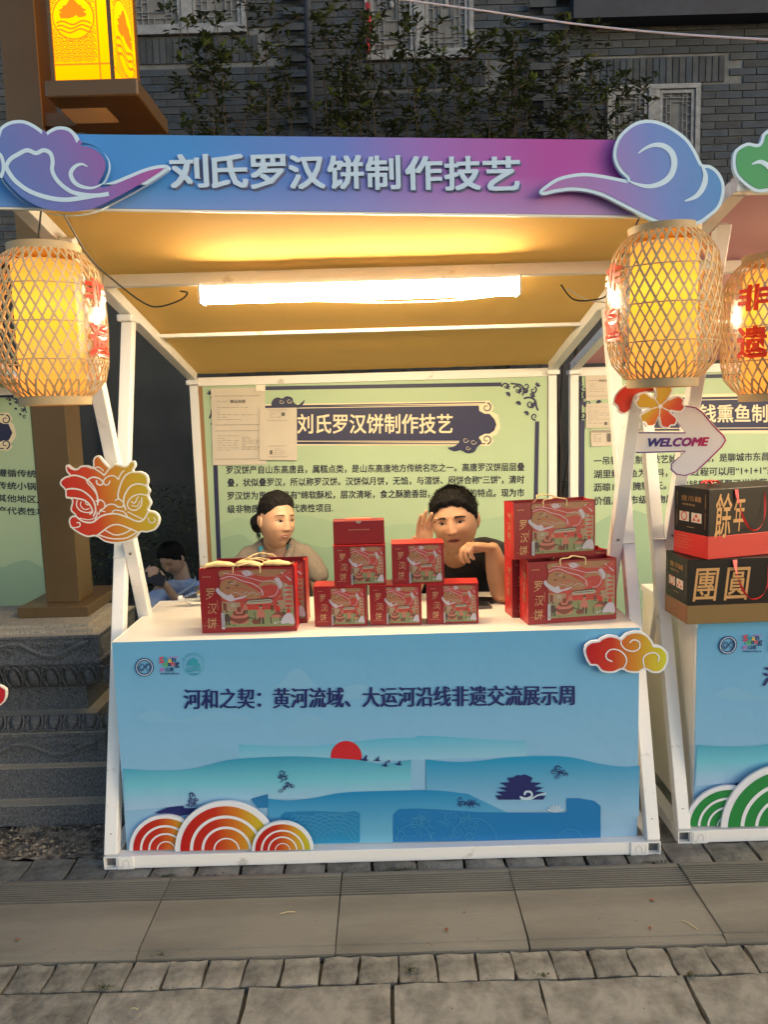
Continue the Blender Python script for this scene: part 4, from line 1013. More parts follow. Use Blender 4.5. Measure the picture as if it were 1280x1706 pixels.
mb = MB(); mb.box(-.951, -.931, BY-.004, BY+.01, .1, 1.79); mb.build('side_strip', M['wood_strip'], bd)
L = px_plane(BY)
def hills(t, Yb, pxs, fn, name='hill_print'):
    F = Flat(Yb-.0010, fn)
    for q in pxs: F.poly(cat_rom([Vector(p) for p in q[:-2]], False, 4)+[Vector(p) for p in q[-2:]])
    return F.build(name, M['hill_print'], t)
F = Flat(BY-.0006, L); F.poly(cat_rom([Vector(q) for q in [(362,880),(380,868),(400,862),(440,870),(500,858),(540,865),(600,880),(680,872),(740,876),(800,866),(860,858),(890,868)]], False, 4)+[Vector((885, 1040)), Vector((366, 1040))]); F.build('hill_print', M['hill_print_far'], bd)
hills(bd, BY, [[(362,900),(400,890),(430,905),(480,895),(540,912),(620,900),(700,915),(760,905),(830,912),(888,900),(885,1045),(366,1045)]], L)
F = Flat(BY-.0018, L)
F.poly([(442, 643.5), (836, 637), (836, 643.5), (442, 650)]); F.poly([(892, 702), (899, 702), (893, 1030), (886.5, 1030)]); F.poly([(353.5, 736), (361, 736), (372, 1030), (365, 1030)])
corner_orn(F, 897, 637, 1.0)
corner_orn(F, 349, 650, 1.0, fx=-1)
F.build('border_print', M['navy'], bd)
# title plate
def title_plate(t, Yb, fn, TL, TR, BL, BR, txt, tx, bulge, left_end=False):
    def bz(p): return fn(p)
    F = Flat(Yb-.0024, fn); x1 = TR[0]; yt, yb = TR[1], BR[1]; h = yb-yt
    edge = [TL, (x1-8, yt), (x1+4, yt-1), (x1+12, yt+h*.16), (x1+8, yt+h*.26), (x1+bulge-1, yt+h*.34), (x1+bulge+3, yt+h*.55), (x1+bulge-2, yt+h*.72), (x1+8, yt+h*.8), (x1+12, yt+h*.9), (x1+4, yb+1), (x1-8, yb), BL]
    F.poly([Vector(p) for p in [(TL[0], TL[1]-3)]+[(p[0]+3, p[1]+(-3 if p[1] < yt+h/2 else 3)) for p in edge[1:-1]]+[(BL[0], BL[1]+3)]]); F.build('title_plate', M['cream_print'], t)
    F = Flat(Yb-.0032, fn); F.poly([TL, (x1-10, yt+3), (x1-9, yt+h*.2), (x1, yt+h*.27), (x1+8, yt+h*.27), (x1+bulge-4, yt+h*.4), (x1+bulge-.5, yt+h*.53), (x1+bulge-4, yt+h*.68), (x1+8, yt+h*.76), (x1, yt+h*.76), (x1-9, yt+h*.83), (x1-10, yb-3), BL])
    swirl(F, (x1+3, yt+8), 8, 1.1, 2.4, -1.4, 1, .25); swirl(F, (x1+3, yb-7), 8, 1.1, 2.4, 1.4, -1, .25)
    F.line([TL, (x1+1, yt-.2)], 1.8, k=1); F.line([BL, (x1+1, yb+.2)], 1.8, k=1); F.build('title_field', M['navy'], t)
    F = Flat(Yb-.0040, fn); F.line([(TL[0], TL[1]+4), (x1-8, yt+4)], 1.2, k=1); F.line([(BL[0], BL[1]-4), (x1-8, yb-4)], 1.2, k=1)
    F.text(txt, tx[0], tx[3], tx[2], tx[1], bold=.022); F.build('lettering', M['cream_print'], t)
title_plate(bd, BY, L, (425, 677), (808, 671), (428, 739), (802, 739), '刘氏罗汉饼制作技艺', (496, 690, 754, 722), 20)
F = Flat(BY-.0044, L)
for pts in ([(453,676),(455,666),(463,662),(470,664),(478,660),(487,663),(490,671),(498,674),(508,666),(502,678),(490,680),(470,681)], [(746,746),(756,744),(764,738),(768,730),(778,726),(788,726),(798,730),(803,738),(796,744),(790,753),(778,755),(768,750),(757,752)]): F.smooth(pts, k=4)
F.build('cloud_print', M['navy'], bd)
F = Flat(BY-.0050, L)
for c, r in (((469, 669), 4), ((482, 668), 4.5), ((776, 733), 5), ((789, 736), 5), ((780, 746), 4)): swirl(F, c, r, 1, .8, 0, 1, .3)
F.build('cloud_lines', M['cream_print'], bd)
def para(t, Yb, fn, lines, h=18, bold=.016, slope=0):
    F = Flat(Yb-.0020, fn)
    for txt, xa, ya, xb, yb in lines:
        v, f, bb = text_mesh(txt, 0); kx = (xb-xa)/(bb[2]-bb[0])
        for sx, sy in ((1, 1), (-1, 1), (-1, -1), (1, -1)):
            q = [(xa+(p[0]-bb[0]+sx*bold)*kx, ya+(yb-ya)*(p[0]-bb[0])/(bb[2]-bb[0]) + h/2-(p[1]+.12+sy*bold)/1.0*h) for p in v]
            F.mb.add(F._map(q), F._ori(q, f), 0)
    F.build('lettering', M['ink'], t)
para(bd, BY, L, [('罗汉饼产自山东高唐县，属糕点类，是山东高唐地方传统名吃之一。高唐罗汉饼层层叠', 377, 783, 874, 777.5),
                 ('叠，状似叠罗汉，所以称罗汉饼。汉饼似月饼，无馅，与渲饼、闷饼合称"三饼"，清时', 379, 804, 874, 798.5),
                 ('罗汉饼为贡品，具有"绵软酥松，层次清晰，食之酥脆香甜，油而不腻"的特点。现为市', 379, 826, 874, 820.5),
                 ('级非物质文化遗产代表性项目.', 379, 848, 555, 846)], h=14.5)
# the papers taped on the board
def paper(t_label, Yb, corners, lines, blocks=(), rot=0):
    fn = px_plane(Yb); t = thing('paper_sheet', t_label, 'paper', tuple(P(*corners[3], Y=Yb)), 0)
    q = [fn(p) for p in corners]; cxx = sum(a for a, b in q)/4
    n = 6; v = []; f = []
    for j in range(n+1):
        for i in range(n+1):
            u, w_ = i/n, j/n; a = Vector(q[0]).lerp(Vector(q[1]), u).lerp(Vector(q[3]).lerp(Vector(q[2]), u), w_)
            v.append((a.x, Yb-.004*(w_**2)*(.5+.5*math.sin(3*u+w_*2)), a.y))
    for j in range(n):
        for i in range(n): a = j*(n+1)+i; f.append((a, a+n+1, a+n+2, a+1))
    mk('sheet', v, f, M['paper'], t, smooth=True)
    F = Flat(Yb-.0052, fn); 
    for xa, ya, xb, w_ in lines: F.band([(xa, ya), (xb, ya-.01*(xb-xa))], w_)
    F.build('print_lines', M['paper_grey'], t)
    if blocks:
        F = Flat(Yb-.0056, fn)
        for b in blocks:
            if b[0] == 't': F.text(b[1], b[2], b[5], b[4], b[3], bold=.02)
            else: F.poly([(b[0], b[1]), (b[2], b[1]), (b[2], b[3]), (b[0], b[3])])
        F.build('print_blocks', M['paper_ink'], t)
    return t
r_ = random.Random(11)
def rows(x0, x1, y0, y1, st, w=.7, br=.4):
    out = []; y = y0
    while y < y1:
        x = x0
        while x < x1-3:
            L_ = r_.uniform(3, 10); out.append((x, y, min(x1, x+L_), w)); x += L_+r_.uniform(1, 3)
            if r_.random() < br*.4: break
        y += st
    return out
fr = lambda x0, y0, x1, y1: [(x0, y0, x1, .8), (x0, y1, x1, .8)]
paper('large licence sheet taped at the upper left of the middle green board', BY-.008, [(351, 647), (441, 645), (444, 774), (355, 775)],
      fr(357, 660, 434, 708)+rows(362, 430, 679, 700, 4)+fr(358, 718, 434, 765)+rows(363, 398, 726, 752, 4)+rows(403, 432, 728, 750, 2.6)+rows(361, 380, 669, 671, 3),
      [('t', '营业执照', 384, 666, 409, 671.5)])
paper('smaller sheet with two small card copies, overlapping the large licence sheet', BY-.016, [(432, 680), (494.5, 679), (495, 767), (432, 766)],
      fr(446, 683, 478, 701)+rows(450, 468, 686, 698, 3)+fr(447, 743, 478, 761)+rows(456, 476, 748, 758, 3), [(469, 687, 475, 693), (450, 750, 454, 757)])
mb = MB(); a = P(436, 652, Y=BY-.022); mb.box(a.x-.03, a.x+.02, a.y, a.y+.001, a.z-.0, a.z+.035, M=None); props(mb.build('tape_strip', M['tape']), 'yellowish tape holding the top right corner of the licence sheet', 'tape')

# right neighbour's board
RY = 1.70+.066; LR = px_plane(RY)
bR = board('information_board', 'green information board of the right stall, cut by the right edge', RY, 2.085-.93, 2.085+.948, .10, 1.795)
F = Flat(RY-.0018, LR); F.poly([(966.5, 700), (974.5, 700), (974, 1030), (966, 1030)]); corner_orn(F, 966, 636, .98, fx=-1); F.poly([(1040, 626.5), (1420, 619), (1420, 625), (1040, 633)]); F.build('border_print', M['navy'], bR)
F = Flat(RY-.0024, LR); F.poly([(1040,659),(1420,652),(1420,722),(1040,722)]); F.build('title_plate', M['cream_print'], bR)
F = Flat(RY-.0032, LR); F.poly([(1048,664),(1420,657),(1420,716),(1048,718)]); swirl(F, (1046, 718), 7, 1.1, 2.4, 0, 1, .25); F.build('title_field', M['navy'], bR)
F = Flat(RY-.0040, LR); F.text('一吊钱熏鱼制作技艺', 1109, 703.5, 1366, 674, bold=.022); F.line([(1050, 668.5), (1420, 661.5)], 1.2, k=1); F.line([(1050, 714), (1420, 712)], 1.2, k=1); F.build('lettering', M['cream_print'], bR)
para(bR, RY, LR, [('一吊钱熏鱼制作技艺始创于明初，是聊城市东昌府区传统名吃', 990, 768, 1366, 758), ('湖里鲜活鱼为主料，制作过程可以用“1+1+1”来形容即腌制', 990, 790, 1366, 781),
                  ('沥晾1天，腌制1天。一吊钱熏鱼凝聚了当地劳动人民的智慧', 990, 812, 1366, 801), ('价值。为市级非物质文化遗产。', 990, 834.5, 1190, 829)], h=14.8)
hills(bR, RY, [[(978,880),(1040,850),(1090,862),(1160,900),(1230,880),(1300,890),(1400,860),(1400,1040),(978,1040)]], LR)
paper('certificate sheet taped at the top left of the right green board', RY-.008, [(976, 626), (1020, 623), (1020, 664), (977, 668)], fr(980, 634, 1016, 660)+rows(982, 1012, 640, 655, 4), [('t', '食品证', 998, 632, 1012, 636)])
paper('grey printed sheet under the certificate on the right green board', RY-.010, [(977, 673), (1020, 671), (1020, 712), (977, 713)], rows(980, 1016, 678, 706, 3.4), [(1007, 703, 1012, 708)])
paper('small card with a blue header below the two sheets on the right green board', RY-.009, [(985, 717), (1022, 714), (1022, 742), (986, 744)], rows(988, 1002, 724, 738, 3)+[(986, 718.5, 1021, 4)], [(1012, 722, 1018, 736)])
# left neighbour's board
LY2 = 2.2; LL = px_plane(LY2)
xr = P(62, 830, Y=LY2).x
bL = board('information_board', 'green information board at the left edge, partly hidden by the lamp post', LY2, xr-1.85, xr, .15, P(20, 640, Y=LY2).z)
F = Flat(LY2-.0018, LL); F.poly([(-200, 653), (22, 656), (22, 662.5), (-200, 659)]); corner_orn(F, 44, 662, .55); F.build('border_print', M['navy'], bL)
title_plate(bL, LY2, LL, (-200, 688), (6, 691), (-200, 746), (6, 747), '技艺制作', (-150, 705, -20, 735), 15)
para(bL, LY2, LL, [('鸡选料讲究制作时遵循传统工', -135, 783, 76, 790), ('艺精选用料考究用传统小锅炒', -135, 804, 76, 811), ('制而成深受聊城市其他地区人', -135, 824, 76, 832.5), ('级非物质文化化遗产代表性项', -135, 845, 76, 853)], h=13.5)
hills(bL, LY2, [[(-200,950),(-60,940),(0,945),(20,938),(45,933),(62,941),(76,948),(80,1100),(-200,1100)]], LL)

# ------------------------------------------------------------------ bamboo lanterns
mat('bamboo', (.70, .50, .24), .5, var=.25, vscale=20, spec=.5)
mat('bamboo_ring', (.50, .36, .19), .5, var=.15)
glow = emission('lantern_shade', (1, .6, .1), .95, grad=[(0, (1, .25, .035)), (.35, (1, .33, .045)), (.52, (1, .40, .025)), (.66, (1, .46, .04)), (.8, (1, .38, .03)), (1, (1, .25, .035))])
mat('glow_disc', (1, .6, .3), .6, emit=(1, .45, .12), estr=.6)
mat('calligraphy', (.72, .035, .012), .35)
fm = bpy.data.materials.new('clear_film'); fm.use_nodes = True; t = fm.node_tree; t.nodes.clear()
a_ = t.nodes.new('ShaderNodeBsdfTransparent'); g_ = t.nodes.new('ShaderNodeBsdfGlossy'); g_.inputs['Roughness'].default_value = .13; mx = t.nodes.new('ShaderNodeMixShader'); mx.inputs[0].default_value = .15
nz = t.nodes.new('ShaderNodeTexNoise'); nz.inputs['Scale'].default_value = 45; bp = t.nodes.new('ShaderNodeBump'); bp.inputs['Strength'].default_value = .5; t.links.new(nz.outputs[0], bp.inputs['Height']); t.links.new(bp.outputs[0], g_.inputs['Normal'])
o_ = t.nodes.new('ShaderNodeOutputMaterial'); t.links.new(a_.outputs[0], mx.inputs[1]); t.links.new(g_.outputs[0], mx.inputs[2]); t.links.new(mx.outputs[0], o_.inputs[0])
HL = .415
def Rz(u):
    """radius of the basket at height fraction u"""
    pts = [(0, .098), (.04, .118), (.12, .145), (.25, .156), (.5, .160), (.72, .157), (.86, .146), (.95, .122), (1, .098)]
    for i in range(len(pts)-1):
        if pts[i][0] <= u <= pts[i+1][0]:
            t = (u-pts[i][0])/(pts[i+1][0]-pts[i][0]); t = t*t*(3-2*t)*.5+t*.5; return pts[i][1]*(1-t)+pts[i+1][1]*t
    return .098
def bamboo_lantern(label, c, az, rz=0):
    t = thing('bamboo_lantern', label, 'lantern', c, 0, 'lit bamboo lanterns hanging at the stall fronts', local=True)
    NS = 34; mb = MB()
    for sg in (-1, 1):
        for k in range(NS):
            a0 = 2*math.pi*k/NS+rz+R_.gauss(0, .012); v = []; n = 26; hw = R_.uniform(.0027, .0038)
            for i in range(n+1):
                u = i/n; r = Rz(u)+sg*.0009; a = a0+sg*1.40*u; z = HL*u
                T_ = Vector((-math.sin(a), math.cos(a), 0)); wv = T_*hw
                o = Vector((math.cos(a)*r, math.sin(a)*r, z)); nrm = Vector((math.cos(a), math.sin(a), 0))*.0007
                v += [o-wv+nrm, o+wv+nrm, o+wv-nrm, o-wv-nrm]
            f = []
            for i in range(n):
                b = 4*i
                for j in range(4): f.append((b+j, b+(j+1) % 4, b+4+(j+1) % 4, b+4+j))
            mb.add(v, f)
    o = mb.build('bamboo_weave', M['bamboo'], t)
    for u in (.25, .5, .75):
        mb = MB(); q = [(Rz(u)*math.cos(a)*.995, Rz(u)*math.sin(a)*.995, HL*u) for a in np.linspace(0, 6.2832, 49)]; mb.tube(q, .0022, 5, cap=False); mb.build('hoop', M['bamboo'], t, smooth=True)
    mb = MB()
    for z0, h in ((-.022, .026), (HL-.004, .022)):
        v = [(r*math.cos(6.2832*j/48), r*math.sin(6.2832*j/48), z) for r, z in ((.100, z0), (.102, z0+h), (.094, z0+h), (.092, z0)) for j in range(48)]
        f = [(i*48+j, i*48+(j+1) % 48, ((i+1) % 4)*48+(j+1) % 48, ((i+1) % 4)*48+j) for i in range(4) for j in range(48)]
        mb = MB(); mb.add(v, f); mb.build('end_ring', M['bamboo_ring'], t, smooth=True)
    mb = MB(); mb.lathe([(.001, HL+.012), (.094, HL+.008), (.094, HL+.012), (.001, HL+.016)], n=40); mb.build('top_disc', M['bamboo_ring'], t)
    mb = MB(); mb.lathe([(.001, -.016), (.092, -.014), (.092, -.010), (.001, -.012)], n=40); mb.build('bottom_disc', M['glow_disc'], t)
    mb = MB(); n = 40; v = [(.094*math.cos(6.2832*j/n), .094*math.sin(6.2832*j/n), z) for z in np.linspace(.004, HL-.03, 12) for j in range(n)]
    mb.add(v, [(i*n+j, i*n+(j+1) % n, (i+1)*n+(j+1) % n, (i+1)*n+j) for i in range(11) for j in range(n)]); mb.build('shade', glow, t, smooth=True)
    # printed clear film wrapped on one side
    mb = MB(); v = []; n = 14
    for i in range(n+1):
        for k in range(13):
            a = az+rad(-28+56*i/n); u = .16+.64*k/12; v.append(((Rz(u)+.004)*math.cos(a), (Rz(u)+.004)*math.sin(a), HL*u))
    mb.add(v, [(i*13+k, i*13+13+k, i*13+14+k, i*13+k+1) for i in range(n) for k in range(12)]); mb.build('clear_film', fm, t, smooth=True)
    for ch, u0, u1 in (('非', .61, .80), ('遗', .26, .50)):
        tv, tf_, bb = text_mesh(ch, .035, 0, 3)
        # cut finely enough to follow the curve
        vv = []
        for p in tv:
            a = az+rad(-17+34*(p[0]-bb[0])/(bb[2]-bb[0])); u = u0+(u1-u0)*(p[1]-bb[1])/(bb[3]-bb[1]); vv.append(((Rz(u)+.008)*math.cos(a), (Rz(u)+.008)*math.sin(a), HL*u))
        mk('character', vv, tf_, M['calligraphy'], t)
    return t
LYb = -.30
def lan(px, ytop, ybot, Y, az, label):
    b = P(px[1], ybot, Y=Y); tp = P(px[0], ytop, Y=Y); return bamboo_lantern(label, ((b.x+tp.x)/2, Y, b.z+.002), az)
l1 = lan((76, 90), 420, 664, LYb, rad(-14), 'lit bamboo lantern at the left edge with red characters on its right side')
l2 = lan((1114, 1098), 384, 634, LYb, rad(190), 'lit bamboo lantern beside the blue cloud, with a glare streak on its left side')
l3 = lan((1296, 1286), 428, 658, -.09, rad(222), 'lit bamboo lantern cut by the right edge, red characters facing left')
def cord(name, pts, r, m, label, cat='cable'):
    mb = MB(); q = cat_rom([Vector(p) for p in pts], False, 6); mb.tube(q, r, 6); return props(mb.build(name, m, smooth=True), label, cat)
def PY(px, py, Y): return tuple(P(px, py, Y=Y))
lt = lambda l: Vector(l.location)+Vector((0, 0, HL+.01))
cord('hanging_cord', [lt(l1)+Vector((-.02, 0, 0)), P(68, 350, Y=-.30)], .003, M['cable'], 'black cord holding the left bamboo lantern')
cord('hanging_cord', [lt(l2), lt(l2)+Vector((.005, 0, .05)), lt(l2)+Vector((.006, 0, .10))], .003, M['cable'], 'black cord holding the bamboo lantern beside the blue cloud')
cord('hanging_cord', [lt(l3), lt(l3)+Vector((.0, 0, .10))], .003, M['cable'], 'black cord holding the bamboo lantern at the right edge')
cord('light_cable', [PY(106, 358, -.28), PY(150, 430, -.1), PY(200, 476, .1), PY(240, 505, .15), PY(265, 511, .2), PY(300, 500, .27), PY(312, 488, .29), PY(300, 485, .29)], .003, M['cable'], 'black cable drooping from the left cloud to the crossbar')
cord('light_cable', [PY(1068, 358, -.28), PY(1056, 385, -.27), PY(1040, 420, -.1), PY(1015, 488, .2), PY(985, 500, .27), PY(955, 498, .29), PY(935, 474, .29)], .003, M['cable'], 'black cable drooping to the crossbar left of the right bamboo lantern')
cord('light_cable', [PY(430, 497, .27), PY(520, 501, .27), PY(640, 504, .27), PY(760, 500, .27), PY(855, 489, .27)], .003, M['cable_white'], 'thin white cable hanging along the tube light')
cord('light_cable', [PY(945, 480, .29), PY(975, 498, .29), PY(1015, 505, .29)], .0025, M['cable_white'], 'thin white cable beside the black one at the right crossbar')
cord('white_string', [PY(655, -3, 1.5), PY(800, 17, 1.3), PY(960, 40, 1.1), PY(1120, 56, .8), PY(1300, 67, .5)], .004, mat('string', (.75, .72, .80), .6), 'white string crossing the upper right corner', 'string')
cord('red_strip', [PY(612, 5, 4.9), PY(615, 40, 4.9), PY(613, 88, 4.9)], .02, mat('red_cloth', (.55, .01, .03), .5), 'narrow red cloth strip hanging at the left of the upper window', 'ribbon')
# ------------------------------------------------------------------ gift boxes and carrier bags
mat('gift_red', (.22, .008, .014), .38, var=.05); mat('gift_top', (.50, .02, .02), .35); mat('bag_inside', (.40, .02, .02), .6)  # brighter red for lids and gussets, darker for fronts: lighting put into the colour
mat('gold_ink', (.55, .36, .20), .35, metal=.5); mat('rope', (.62, .46, .24), .8, bump=.5, bscale=300)
ART = [mat('art_%s' % k, c, .4) for k, c in (('red', (.34, .045, .04)), ('tan', (.26, .135, .07)), ('cloud', (.38, .37, .45)), ('green', (.17, .20, .10)), ('wall', (.27, .19, .13)), ('brown', (.14, .04, .03)),
        ('dark', (.05, .035, .035)), ('crimson', (.40, .03, .025)), ('rose', (.36, .13, .10)), ('grey', (.28, .27, .22)))]
def art_mesh():
    """printed picture of an old street kitchen: swirling red sky, cloud, gate, big pan, cooks, market tables (unit square)"""
    F = Flat(0); q = lambda a: [(x, y) for x, y in a]; r = random.Random(4)
    F.poly([(0, 0), (1, 0), (1, 1), (0, 1)], 0)
    for pts in ([(0,.78),(.12,.86),(.28,.80),(.42,.70),(.52,.62),(.56,.54),(.50,.50),(.36,.50),(.2,.55),(.0,.52)], [(.25,1),(.45,.93),(.62,.88),(.8,.9),(.9,1)], [(.55,.70),(.68,.74),(.8,.70),(.84,.58),(.78,.5),(.88,.56),(.92,.7),(.84,.80),(.66,.82),(.54,.76)], [(0,1),(.0,.9),(.1,.95),(.2,1)]): F.smooth(pts, 1)
    for pts, w_, m in (([(.0,.86),(.15,.90),(.3,.82),(.45,.76),(.56,.66),(.58,.55)], .014, 2), ([(.05,.96),(.25,.92),(.42,.86),(.58,.80),(.72,.80),(.80,.70),(.76,.56),(.66,.52)], .010, 2), ([(.3,.62),(.4,.60),(.48,.55),(.46,.50)], .008, 4), ([(.6,.98),(.7,.9),(.85,.88),(.97,.95)], .016, 8),
                      ([(.1,.7),(.3,.68),(.42,.62)], .01, 0), ([(.0,.62),(.16,.60),(.30,.66)], .012, 8), ([(.62,.66),(.7,.68),(.76,.62)], .02, 0), ([(.85,.95),(.93,.86),(.98,.80)], .02, 2)): F.line(pts, w_, m)
    F.smooth([(.30,.97),(.36,.90),(.44,.93),(.42,.98),(.36,1.0)], 2); F.smooth([(.75,.83),(.80,.86),(.84,.80),(.86,.72),(.82,.66),(.80,.74)], 2)
    for k in range(7): F.line([(.02+.07*k, .60+.03*math.sin(k)), (.10+.07*k, .64+.04*math.cos(k*1.7)), (.16+.07*k, .60+.03*math.sin(k*2.1)), (.22+.07*k, .63)], .006, (8, 1, 2)[k % 3])
    for k in range(9): a = r.uniform(.1, .9); b = r.uniform(.55, .98); F.ring((a, b), r.uniform(.02, .05), .006, (8, 2, 1, 7)[k % 4], n=9, a0=r.uniform(0, 360), a1=r.uniform(360, 560))
    # street wall, houses
    F.poly([(0, 0), (1, 0), (1, .30), (0, .30)], 3)
    F.poly([(0,.28),(.26,.28),(.26,.44),(0,.46)], 4); F.poly([(.02,.30),(.07,.30),(.07,.43),(.02,.44)], 5); F.poly([(.13,.36),(.19,.36),(.19,.42),(.13,.42)], 9); F.poly([(.78,.30),(1,.30),(1,.72),(.86,.72),(.86,.46),(.78,.46)], 4); F.poly([(.88,.5),(.93,.5),(.93,.74),(.88,.76)], 9)
    for k in range(5): F.poly([(.88, .34+k*.08), (.99, .34+k*.08), (.97, .37+k*.08), (.9, .37+k*.08)], 7)
    F.poly([(.38,.30),(.68,.30),(.68,.42),(.38,.42)], 7); F.poly([(.40,.31),(.48,.31),(.48,.39),(.40,.39)], 0); F.poly([(.58,.31),(.66,.31),(.66,.39),(.58,.39)], 0)
    F.poly([(.34,.42),(.38,.47),(.68,.49),(.72,.44),(.68,.41),(.38,.40)], 9); F.poly([(.38,.435),(.68,.45),(.68,.46),(.38,.445)], 6); F.poly([(.33,.45),(.37,.48),(.69,.51),(.74,.47),(.68,.485),(.38,.465)], 6)
    # stacked steamer pan
    for k, (w_, y) in enumerate(((.125, .10), (.14, .15), (.12, .20), (.09, .245), (.055, .28), (.03, .31))): F.smooth([(.24-w_, y), (.24-w_*.7, y+.045), (.24+w_*.7, y+.045), (.24+w_, y), (.24+w_*.6, y-.04), (.24-w_*.6, y-.04)], 5 if k % 2 else 8)
    F.smooth([(.12,.16),(.24,.12),(.36,.16),(.35,.12),(.24,.06),(.13,.12)], 5)
    # cooks and tables
    for cx0, cy0, s, m in ((.54, .26, 1.2, 8), (.07, .20, .9, 6), (.78, .33, .8, 7), (.86, .22, .8, 6), (.33, .36, .7, 8), (.93, .28, .6, 7), (.70, .36, .5, 5)):
        F.smooth([(cx0-.035*s, cy0-.10*s), (cx0-.045*s, cy0), (cx0-.01*s, cy0+.05*s), (cx0+.03*s, cy0+.02*s), (cx0+.045*s, cy0-.09*s)], m); F.disc((cx0, cy0+.075*s), .022*s, 4, ry=.028*s, n=8); F.disc((cx0, cy0+.09*s), .022*s, 6, ry=.016*s, n=7)
        F.poly([(cx0-.03*s, cy0-.18*s), (cx0-.01*s, cy0-.18*s), (cx0+.0*s, cy0-.08*s), (cx0-.03*s, cy0-.08*s)], 6); F.poly([(cx0+.01*s, cy0-.18*s), (cx0+.035*s, cy0-.18*s), (cx0+.035*s, cy0-.08*s), (cx0+.01*s, cy0-.08*s)], 6)
    F.line([(.36, .18), (.44, .14), (.54, .11)], .016, 6, k=2); F.smooth([(.42,.12),(.50,.12),(.52,.07),(.46,.04),(.42,.07)], 5); F.line([(.46, .12), (.45, .26)], .01, 6, k=1)
    F.poly([(.66,.16),(.74,.24),(.84,.24),(.88,.16)], 5); F.poly([(.67,.05),(.685,.05),(.685,.16),(.67,.16)], 6); F.poly([(.80,.05),(.815,.05),(.815,.16),(.80,.16)], 6); F.smooth([(.68,.16),(.72,.20),(.79,.20),(.82,.16)], 8)
    F.smooth([(.82,.04),(.84,.14),(.90,.22),(.97,.22),(1,.14),(1,.03),(.9,.05)], 2)
    for _ in range(12): F.disc((r.uniform(.72, .98), r.uniform(.04, .09)), r.uniform(.008, .018), 2, n=6)
    for _ in range(14): F.disc((r.uniform(.0, .36), r.uniform(.02, .06)), r.uniform(.005, .012), 6, n=5)
    for cx0, cy0 in ((.13, .80), (.23, .74), (.1, .70)): F.poly([(cx0-.03, cy0), (cx0, cy0+.008), (cx0+.03, cy0+.03), (cx0+.01, cy0-.01), (cx0, cy0-.02)], 6)
    F.ring((.90, .90), .035, .010, 7, n=14); F.disc((.90, .90), .018, 7, n=10)
    # cloud that spills over the left border
    F.smooth([(-.07,.66),(-.055,.70),(-.03,.70),(-.01,.65),(.05,.60),(.10,.57),(.14,.59),(.17,.55),(.19,.52),(.28,.54),(.36,.56),(.30,.51),(.22,.49),(.14,.46),(.08,.48),(.03,.52),(.0,.56),(-.04,.60)], 2)
    F.poly([(-.012, -.03), (.032, -.03), (.032, .26), (-.012, .26)], 2)
    for k in range(7): F.poly([(.0, .01+.034*k), (.02, .01+.034*k), (.02, .03+.034*k), (.0, .03+.034*k)], 9)
    me = bpy.data.meshes.new('picture'); me.from_pydata(F.mb.v, [], F.mb.f)
    for m in ART: me.materials.append(m)
    me.polygons.foreach_set('material_index', F.mb.m); return me
ART_ME = art_mesh()
def picture(parent, x0, x1, z0, z1, y):
    o = bpy.data.objects.new('picture', ART_ME); COL.objects.link(o); o.parent = parent; o.location = (x0, y, z0); o.scale = ((x1-x0), 1, (z1-z0)); return o
def gold(parent, w_, h_, y, xc, hh=.11, top=.80):
    F = Flat(y)
    for k, (ch, dx) in enumerate((('罗', 0), ('汉', .004), ('饼', .001))):
        s = hh*h_/.155*.25; z1 = top*h_-k*s*1.35; F.text(ch, xc-s*.42+dx, z1-s, xc+s*.42+dx, z1, shear=.12)
    F.band([(xc+s*.62, h_*.52), (xc+s*.62, h_*.36)], .0012); F.band([(xc-s*.75, h_*.12), (xc+s*.6, h_*.12)], .0008)
    for k in range(4): F.disc((xc-s*.55+k*.0052*h_/.155, h_*.88), .0017*h_/.155, n=4)
    F.build('gold_lettering', M['gold_ink'], parent)
def gift_box(loc, rz, label, w_=.192, h_=.150, d=.082):
    rz += R_.uniform(-.035, .035); h_ -= .0
    t = thing('gift_box', label, 'gift box', loc, rz, 'small red gift boxes stacked in the middle of the counter', local=True)
    mb = MB(); mb.box(-w_/2, w_/2, 0, d, 0, h_-.002); mb.build('carton', M['gift_red'], t, bev=.0012)
    # folded lid with a tuck gap
    v = [(-w_/2-.0005, -.0005, h_-.0018), (w_/2+.0005, -.0005, h_-.0022), (w_/2+.0005, d, h_), (-w_/2-.0005, d, h_+.001)]
    v += [(a, b, c+.0022) for a, b, c in v]; mk('lid', v, [(3, 2, 1, 0), (4, 5, 6, 7), (0, 1, 5, 4), (1, 2, 6, 5), (2, 3, 7, 6), (3, 0, 4, 7)], M['gift_top'], t)
    picture(t, -w_/2+w_*.335, w_/2-w_*.05, h_*.055, h_*.94, -.0012); gold(t, w_, h_, -.0012, -w_/2+w_*.165)
    return t
def tb(px0, px1, py0, py1, Z):
    a = P(px0, py0, Z=Z); b = P(px1, py1, Z=Z); return ((a.x+b.x)/2, (a.y+b.y)/2, Z), math.atan2(b.y-a.y, b.x-a.x), (b-a).length
ZC0 = .8236
for (a, b, ya, yb, lab) in ((525, 612, 1043.5, 1043, 'leftmost small red gift box of the bottom row, nearest the woman'), (617, 703, 1042, 1041, 'middle small red gift box of the bottom row'), (712, 798, 1040, 1038, 'rightmost small red gift box of the bottom row, beside the phones')):
    l, rz, wd = tb(a, b, ya, yb, ZC0); gift_box(l, rz*.5, lab, wd)
gift_box((-.052, .170, ZC0+.1505), rad(1), 'small red gift box standing on the two left boxes, under the plain red carton', .189)
gift_box((.160, .170, ZC0+.1505), rad(-1), 'small red gift box standing on the two right boxes, in front of the raised hand', .189)
